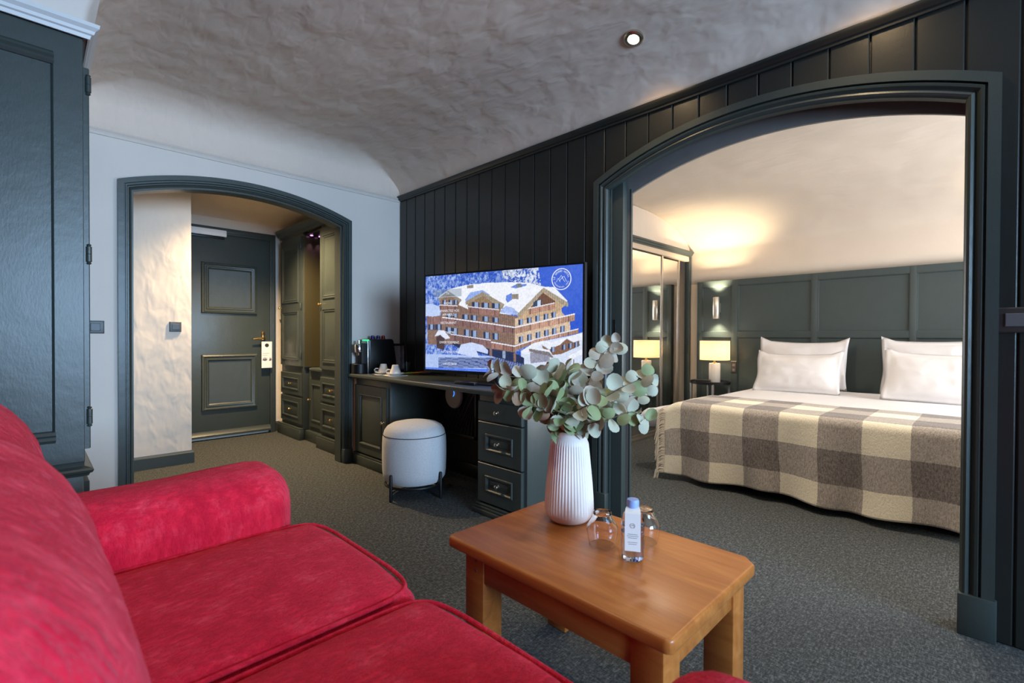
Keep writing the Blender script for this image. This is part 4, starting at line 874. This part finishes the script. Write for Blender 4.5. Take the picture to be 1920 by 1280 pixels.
pic_[:] = np.array([46, 84, 190])*(1-f)+np.array([178, 198, 240])*f
dk = np.clip((gu-.66)/.10, 0, 1)[..., None]; f2 = np.clip(big*.3+forest*.25-.12, 0, 1)[..., None]; pic_ = pic_*(1-dk)+dk*(np.array([44, 84, 205])*(1-f2)+np.array([150, 175, 245])*f2)
grain = vnoise(200, 110, 9); plank = .5+.5*np.sin(gu*520)
BALC = {21, 22, 23, 24, 25, 26, 27, 28, 29}
for k, (col, P) in enumerate(TVP):
    ms = inpoly(P); lum = sum(col)
    if k == 3: ms = ms & (forest+big*.3 > .52)
    a = .05 if lum > 600 else .12
    tex = (1-a)+2*a*grain
    if lum < 560 and col[0] > col[2]+12: tex = tex*(.92+.13*plank)
    if k in BALC: tex = tex*np.where(np.sin(gu*900) > 0, 1.10, .78)*np.where(np.sin(gu*118) > .93, .75, 1)
    if k == 3: tex = .55+.75*forest
    pic_[ms] = np.clip(np.array(col)[None, :]*tex[ms][:, None], 0, 255)
for P in TVW:
    ms = inpoly(P); cx_ = np.mean([p[0] for p in P]); wd_ = max(p[0] for p in P)-min(p[0] for p in P)
    pic_[ms] = (52, 62, 92); ml = ms & (np.abs(gu-cx_-wd_*.12) < wd_*.24); pic_[ml] = (150, 172, 210)
for (P, col, wd_) in TVL:
    for (x1, y1), (x2, y2) in zip(P[:-1], P[1:]):
        t_ = np.clip(((gu-x1)*(x2-x1)+(gv-y1)*(y2-y1)/3.2)/((x2-x1)**2+(y2-y1)**2/3.2), 0, 1)
        dd_ = np.abs(gv-(y1+t_*(y2-y1))); ms = (dd_ < wd_) & (gu > min(x1, x2)) & (gu < max(x1, x2)); pic_[ms] = col
ms = (gu > .068) & (gu < .27) & (gv > .762) & (gv < .842); pic_[ms] = pic_[ms]*.55+np.array([120, 140, 160])*.45
ms2 = ms & ((gv < .766)); pic_[ms2] = (190, 205, 225)
lc = np.where(pic_/255 <= .04045, pic_/255/12.92, ((pic_/255+.055)/1.055)**2.4)
xs_ = gu*TW; zs_ = gv*TH
vs = [(float(a), -.0005, float(b)) for a, b in zip(xs_.ravel(), zs_.ravel())]
fs = [(j*GX+i, j*GX+i+1, (j+1)*GX+i+1, (j+1)*GX+i) for j in range(GZ-1) for i in range(GX-1)]
scr = MB().add(vs, fs).build('screen', 'screen', recalc=False, **L_)
at = scr.data.color_attributes.new('picture', 'FLOAT_COLOR', 'POINT'); at.data.foreach_set('color', np.concatenate([lc.reshape(-1, 3), np.ones((GX*GZ, 1))], 1).astype(np.float32).ravel())
def text_mesh(name, s, x, z, size, mat, parent, y=-.0016, rot=0, just='CENTER'):
    cu_ = bpy.data.curves.new(name, 'FONT'); cu_.body = s; cu_.size = size; cu_.align_x = just; cu_.align_y = 'CENTER'; cu_.resolution_u = 2
    to = bpy.data.objects.new(name, cu_); C.objects.link(to); bpy.context.view_layer.update()
    me = bpy.data.meshes.new_from_object(to.evaluated_get(bpy.context.evaluated_depsgraph_get())); C.objects.unlink(to); bpy.data.objects.remove(to)
    ca, sa = math.cos(rot), math.sin(rot)
    for v in me.vertices:
        a, b = v.co.x, v.co.y; v.co = (x+a*ca-b*sa, y, z+a*sa+b*ca)
    me.materials.clear(); me.materials.append(M[mat]); o = bpy.data.objects.new(name, me); C.objects.link(o); o.parent = parent; return o
for (s, u, v) in TVT: text_mesh('menu_text', s, u*TW, v*TH, .0225, 'screen_text', scr)
lx, lz, lr = .878*TW, .868*TH, .062
m = MB(); m.tube([(lx+lr*math.cos(a), -.0014, lz+lr*math.sin(a)) for a in np.linspace(0, 2*PI, 48, endpoint=False)], .0026, 6, closed=True); m.build('emblem_ring', 'screen_text', scr, local=True)
m = MB()
for P in ([(-.033, -.016), (-.021, .006), (-.008, -.016)], [(-.017, .0), (-.001, .022), (.011, .006)], [(-.012, -.010), (.008, .012), (.018, .016), (.034, -.016)], [(.005, .008), (.022, -.016)]):
    m.tube([(lx+a, -.0014, lz+b) for a, b in P], .0011, 5)
m.build('emblem_peaks', 'screen_text', scr, local=True)
def ring_text(s, a0, a1, r, size, flip):
    n = len(s)
    for k, chh in enumerate(s):
        if chh == ' ': continue
        a = math.radians(a0+(a1-a0)*k/(n-1)); text_mesh('emblem_letter', chh, lx+r*math.cos(a), lz+r*math.sin(a), size, 'screen_text', scr, rot=a-PI/2 if not flip else a+PI/2)
ring_text('LE GRAND HOTEL', 178, 14, .0475, .0165, False)
ring_text('COURCHEVEL 1850', 202, 340, .0475, .0125, True)
# ---- vase
vb = (1.292, 1.016)
va = root('vase', (*vb, TZ), 'ribbed off white ceramic vase on the coffee table', 'vase')
m = MB(); rb = .0024
prof = [(.0, .003, 0), (.045, 0, 0), (.064, .006, 0), (.077, .020, 0), (.0825, .036, 0), (.083, .046, rb), (.0815, .08, rb), (.078, .13, rb), (.073, .18, rb), (.068, .23, rb), (.065, .258, rb), (.064, .264, 0), (.058, .278, 0), (.046, .291, 0), (.042, .298, 0), (.040, .302, 0), (.036, .300, 0), (.037, .290, 0), (.055, .262, 0), (.062, .2, 0), (.06, .05, 0), (0, .03, 0)]
m.lathe(prof, *vb, TZ, 384, cap=False, nrib=48); m.build('body', 'vase_white', va, smooth=True, angle=60)
# ---- eucalyptus
FRONT = Vector((-.707, -.707, .01)); CR = Vector((.7074, -.7068, .004))     # leaves mostly open toward the sofa side
def leaf_mesh(name, mat, round_, cup_):
    N = 12; vs = [(0, .5, -.10*cup_)]; fs = []
    for rr, k_ in ((.55, .35), (1.0, 1.0)):
        for k in range(N):
            a = 2*PI*k/N-PI/2; x = .5*math.cos(a)*rr*round_; y = .5+.5*math.sin(a)*rr
            y += .03*rr*max(0, math.sin(a))**4
            vs.append((x, y, cup_*(.16*(x*x*4)*k_+.05*math.sin(a*2)*rr)-.10*cup_*(1-rr)))
    for k in range(N):
        fs.append((0, 1+k, 1+(k+1) % N)); fs.append((1+k, 1+N+k, 1+N+(k+1) % N, 1+(k+1) % N))
    me = bpy.data.meshes.new(name); me.from_pydata(vs, [], fs); me.polygons.foreach_set('use_smooth', [True]*len(me.polygons)); me.materials.append(M[mat]); return me
LM = {k: [leaf_mesh('leaf', k, r_, c_) for r_, c_ in ((.98, .7), (.86, 1.4), (1.05, -.6))] for k in ('leaf_sage', 'leaf_grey', 'leaf_brown', 'leaf_taupe')}
rl = random.Random(11)
MOUTH = Vector((*vb, TZ+.285))
def branch(label, pts, mats, n, size, start=.25, face=.6, droop=0):
    o = root('eucalyptus_branch', tuple(MOUTH), label, 'branch', 'eucalyptus branches in the vase')
    P = [MOUTH+Vector((0, 0, -.12)), MOUTH+Vector((0, 0, .012))]+[Vector(p) for p in pts]
    # smooth path
    Q = []
    for i in range(len(P)-1):
        p0, p1, p2, p3 = P[max(i-1, 0)], P[i], P[i+1], P[min(i+2, len(P)-1)]
        for k in range(6):
            t_ = k/6; Q.append(.5*((2*p1)+(p2-p0)*t_+(2*p0-5*p1+4*p2-p3)*t_*t_+(3*p1-p0-3*p2+p3)*t_**3))
    Q.append(P[-1]); m_ = len(Q)
    MB().tube(Q, [.0026-.0018*i/m_ for i in range(m_)], 6).build('stem', 'stem_brown', o, smooth=True)
    rt = ORG[o.name]
    for k in range(n):
        t_ = start+(1-start)*(k+.3)/n; i = min(int(t_*(m_-1)), m_-2); p = Q[i].lerp(Q[i+1], t_*(m_-1)-i); tan = (Q[i+1]-Q[i]).normalized()
        side = tan.cross(FRONT).normalized(); back = side.cross(tan).normalized()
        for sg in (-1, 1):
            if k == n-1 and sg > 0 and rl.random() < .5: continue
            ang = rl.uniform(-.5, .5)+(PI/2)*(k % 2)*.55
            yv = (tan*rl.uniform(.15, .6)+(side*math.cos(ang)+back*math.sin(ang))*sg).normalized()
            yv = (yv+Vector((0, 0, -droop*rl.random()))).normalized()
            nv = (FRONT*face+Vector((rl.uniform(-1, 1), rl.uniform(-1, 1), rl.uniform(-.4, 1)))*(1-face)*1.3+Vector((0, 0, .25)))
            xv = yv.cross(nv).normalized(); zv = xv.cross(yv).normalized()
            s_ = 1.28*size*(1-.22*t_)*rl.uniform(.75, 1.18)
            lf = bpy.data.objects.new('leaf', LM[rl.choice(mats)][rl.randrange(3)]); C.objects.link(lf); lf.parent = o
            lf.matrix_local = Matrix.Translation(p-rt) @ Matrix((xv, yv, zv)).transposed().to_4x4() @ Matrix.Diagonal((s_, s_, s_, 1))
SG, GR, BR, TP = 'leaf_sage', 'leaf_grey', 'leaf_brown', 'leaf_taupe'
branch('eucalyptus branch rising highest to the right, tip before the arch jamb', [(1.348, 1.004, 0.841), (1.391, 0.991, 0.931), (1.428, 0.969, 0.997), (1.463, 0.935, 1.034)], [TP, GR, TP, GR], 9, .050, .30, .85)
branch('upper of the long eucalyptus branches reaching toward the mirror closet', [(1.33, 0.951, 0.812), (1.363, 0.89, 0.868), (1.405, 0.835, 0.904), (1.449, 0.791, 0.927)], [GR, SG, GR], 9, .048, .28, .85)
branch('lower of the long eucalyptus branches reaching toward the mirror closet', [(1.34, 0.969, 0.79), (1.391, 0.918, 0.827), (1.442, 0.868, 0.851), (1.495, 0.815, 0.851)], [GR, TP, GR, SG], 9, .048, .30, .85)
branch('eucalyptus branch bending lowest to the right with hanging tip', [(1.284, 0.939, 0.765), (1.308, 0.873, 0.786), (1.354, 0.814, 0.812), (1.393, 0.774, 0.782)], [GR, SG, GR], 9, .042, .25, .55)
branch('eucalyptus branch reaching farthest left before the television screen', [(1.263, 1.046, 0.826), (1.206, 1.104, 0.898), (1.142, 1.168, 0.918), (1.094, 1.217, 0.943)], [GR, SG, TP], 10, .050, .22, .55)
branch('eucalyptus branch pointing left just above the desk edge', [(1.218, 1.02, 0.807), (1.147, 1.05, 0.859), (1.091, 1.091, 0.881), (1.051, 1.118, 0.888)], [SG, GR, BR], 10, .048, .2, .4)
branch('green eucalyptus branch standing up left of the stems centre', [(1.288, 1.05, 0.842), (1.266, 1.073, 0.915), (1.249, 1.09, 0.942)], [SG, SG, BR, GR], 8, .056, .2, .5)
branch('short green eucalyptus branch drooping low on the left', [(1.189, 1.007, 0.803), (1.138, 1.03, 0.828), (1.107, 1.047, 0.829)], [SG, GR, BR], 8, .052, .2, .4, .3)
branch('upright eucalyptus branch in the middle of the bouquet', [(1.324, 1.042, 0.839), (1.33, 1.051, 0.913), (1.322, 1.06, 0.94)], [SG, GR, TP], 8, .054, .2, .5)
branch('brown tinged eucalyptus branch leaning right behind the others', [(1.379, 1.044, 0.825), (1.426, 1.025, 0.851), (1.449, 1.002, 0.865)], [BR, TP, GR], 7, .052, .25, .5)
branch('pale eucalyptus branch leaning right in front of the stems', [(1.25, 0.946, 0.812), (1.258, 0.91, 0.832), (1.268, 0.886, 0.837)], [GR, TP, SG], 8, .054, .2, .5)
branch('short eucalyptus sprig hanging over the front rim of the vase', [(1.238, 0.986, 0.8), (1.213, 0.975, 0.786), (1.209, 0.972, 0.775)], [SG, SG, GR], 6, .050, .35, .6, .5)
branch('bushy eucalyptus sprig filling the left front of bouquet', [(1.218, 0.993, 0.818), (1.182, 1.001, 0.855), (1.159, 1.01, 0.868)], [SG, GR, SG], 8, .052, .2, .45)
branch('bushy eucalyptus sprig filling the right back of bouquet', [(1.345, 1.035, 0.81), (1.359, 1.036, 0.865), (1.367, 1.028, 0.893)], [GR, SG, TP], 7, .052, .2, .5)
# ---- glasses
def tumbler(x, y, lb):
    o = root('glass_tumbler', (x, y, TZ), lb, 'glass', 'upturned tumblers on the coffee table')
    m = MB(); m.lathe([(.0375, .0), (.0385, .0005), (.043, .022), (.0465, .045), (.0455, .056), (.037, .070), (.030, .080), (.028, .092), (.027, .098), (.024, .100), (0, .099), (0, .092), (.022, .091), (.026, .080), (.036, .068), (.0440, .055), (.0450, .045), (.0417, .022), (.0372, .0005), (.0375, .0)], x, y, TZ+.0005, 40, cap=False); m.build('bowl', 'glass', o, smooth=True)
tumbler(1.205, .822, 'upturned clear tumbler between the vase and the water bottle')
tumbler(1.318, .748, 'upturned clear tumbler behind the water bottle')
# ---- bottle with paper tag
bx, by = 1.192, .712
bo = root('water_bottle', (bx, by, TZ), 'small plastic water bottle with blue cap and white tag', 'bottle')
m = MB(); m.lathe([(0, .004), (.022, .0), (.029, .004), (.031, .014), (.030, .028), (.032, .034), (.0325, .055), (.030, .062), (.032, .070), (.032, .095), (.030, .102), (.031, .110), (.027, .125), (.018, .138), (.0135, .143), (.0135, .150)], bx, by, TZ, 36, cap=False); m.build('body', 'pet_plastic', bo, smooth=True)
m = MB(); m.lathe([(0, .006), (.026, .004), (.0285, .014), (.0275, .028), (.0295, .040), (.0295, .055), (.0275, .062), (.0295, .072), (.0295, .095), (0, .096)], bx, by, TZ, 28); m.build('water', 'water', bo, smooth=True)
m = MB(); m.lathe([(.0165, .143, 0), (.0172, .145, .001), (.0172, .163, .001), (.0155, .167, 0), (0, .168, 0)], bx, by, TZ, 64, nrib=24); m.build('cap', 'bottle_cap', bo, smooth=True)
# paper tag: folded over the neck, front leaf hanging toward the sofa side
tg = Vector((-bx, -by, 0)).normalized(); ts = Vector((tg.y, -tg.x, 0)); ts = -ts if ts.dot(CR) < 0 else ts
tw = .021
def tagp(s_, out, z): return tuple(Vector((bx, by, TZ+z))+ts*s_+tg*out)
m = MB(); rows_ = [(-.006, .149, .70), (.018, .1445, .95), (.036, .138, 1.0), (.0372, .036, 1.0)]
nt = Vector((0, 0, 1)); vs = []
for (o_, z_, k_) in rows_:
    vs += [tagp(-tw*k_, o_, z_), tagp(tw*k_, o_, z_)]
for (o_, z_, k_) in rows_:
    vs += [tagp(-tw*k_, o_+.0006, z_+.0006), tagp(tw*k_, o_+.0006, z_+.0006)]
fs = []
for i in range(3): fs += [(i*2, i*2+1, i*2+3, i*2+2), (8+i*2, 8+i*2+2, 8+i*2+3, 8+i*2+1), (i*2, i*2+2, 8+i*2+2, 8+i*2), (i*2+1, 8+i*2+1, 8+i*2+3, i*2+3)]
fs += [(0, 8, 9, 1), (6, 7, 15, 14)]
tgo = m.add(vs, fs).build('tag', 'paper', bo)
m = MB(); m.tube([tagp(.0062*math.cos(a), .0380, .106+.0062*math.sin(a)) for a in np.linspace(0, 2*PI, 24, endpoint=False)], .0004, 4, closed=True)
for P in ([(-.0035, -.001), (-.001, .002), (.0005, .0)], [(-.0005, .001), (.001, .0025), (.0035, -.001)]): m.tube([tagp(a, .0380, .106+b) for a, b in P], .0003, 4)
m.build('emblem', 'switch_rocker', tgo)
m = MB()
for k, (w_, z_) in enumerate(((.026, .082), (.030, .077), (.024, .072), (.026, .060), (.022, .055))):
    vs = [tagp(-w_/2, .0379, z_), tagp(w_/2, .0379, z_), tagp(w_/2, .0379, z_+.0011), tagp(-w_/2, .0379, z_+.0011)]; m.add(vs, [(0, 1, 2, 3)])
m.build('print_lines', 'switch_rocker', tgo, recalc=False)
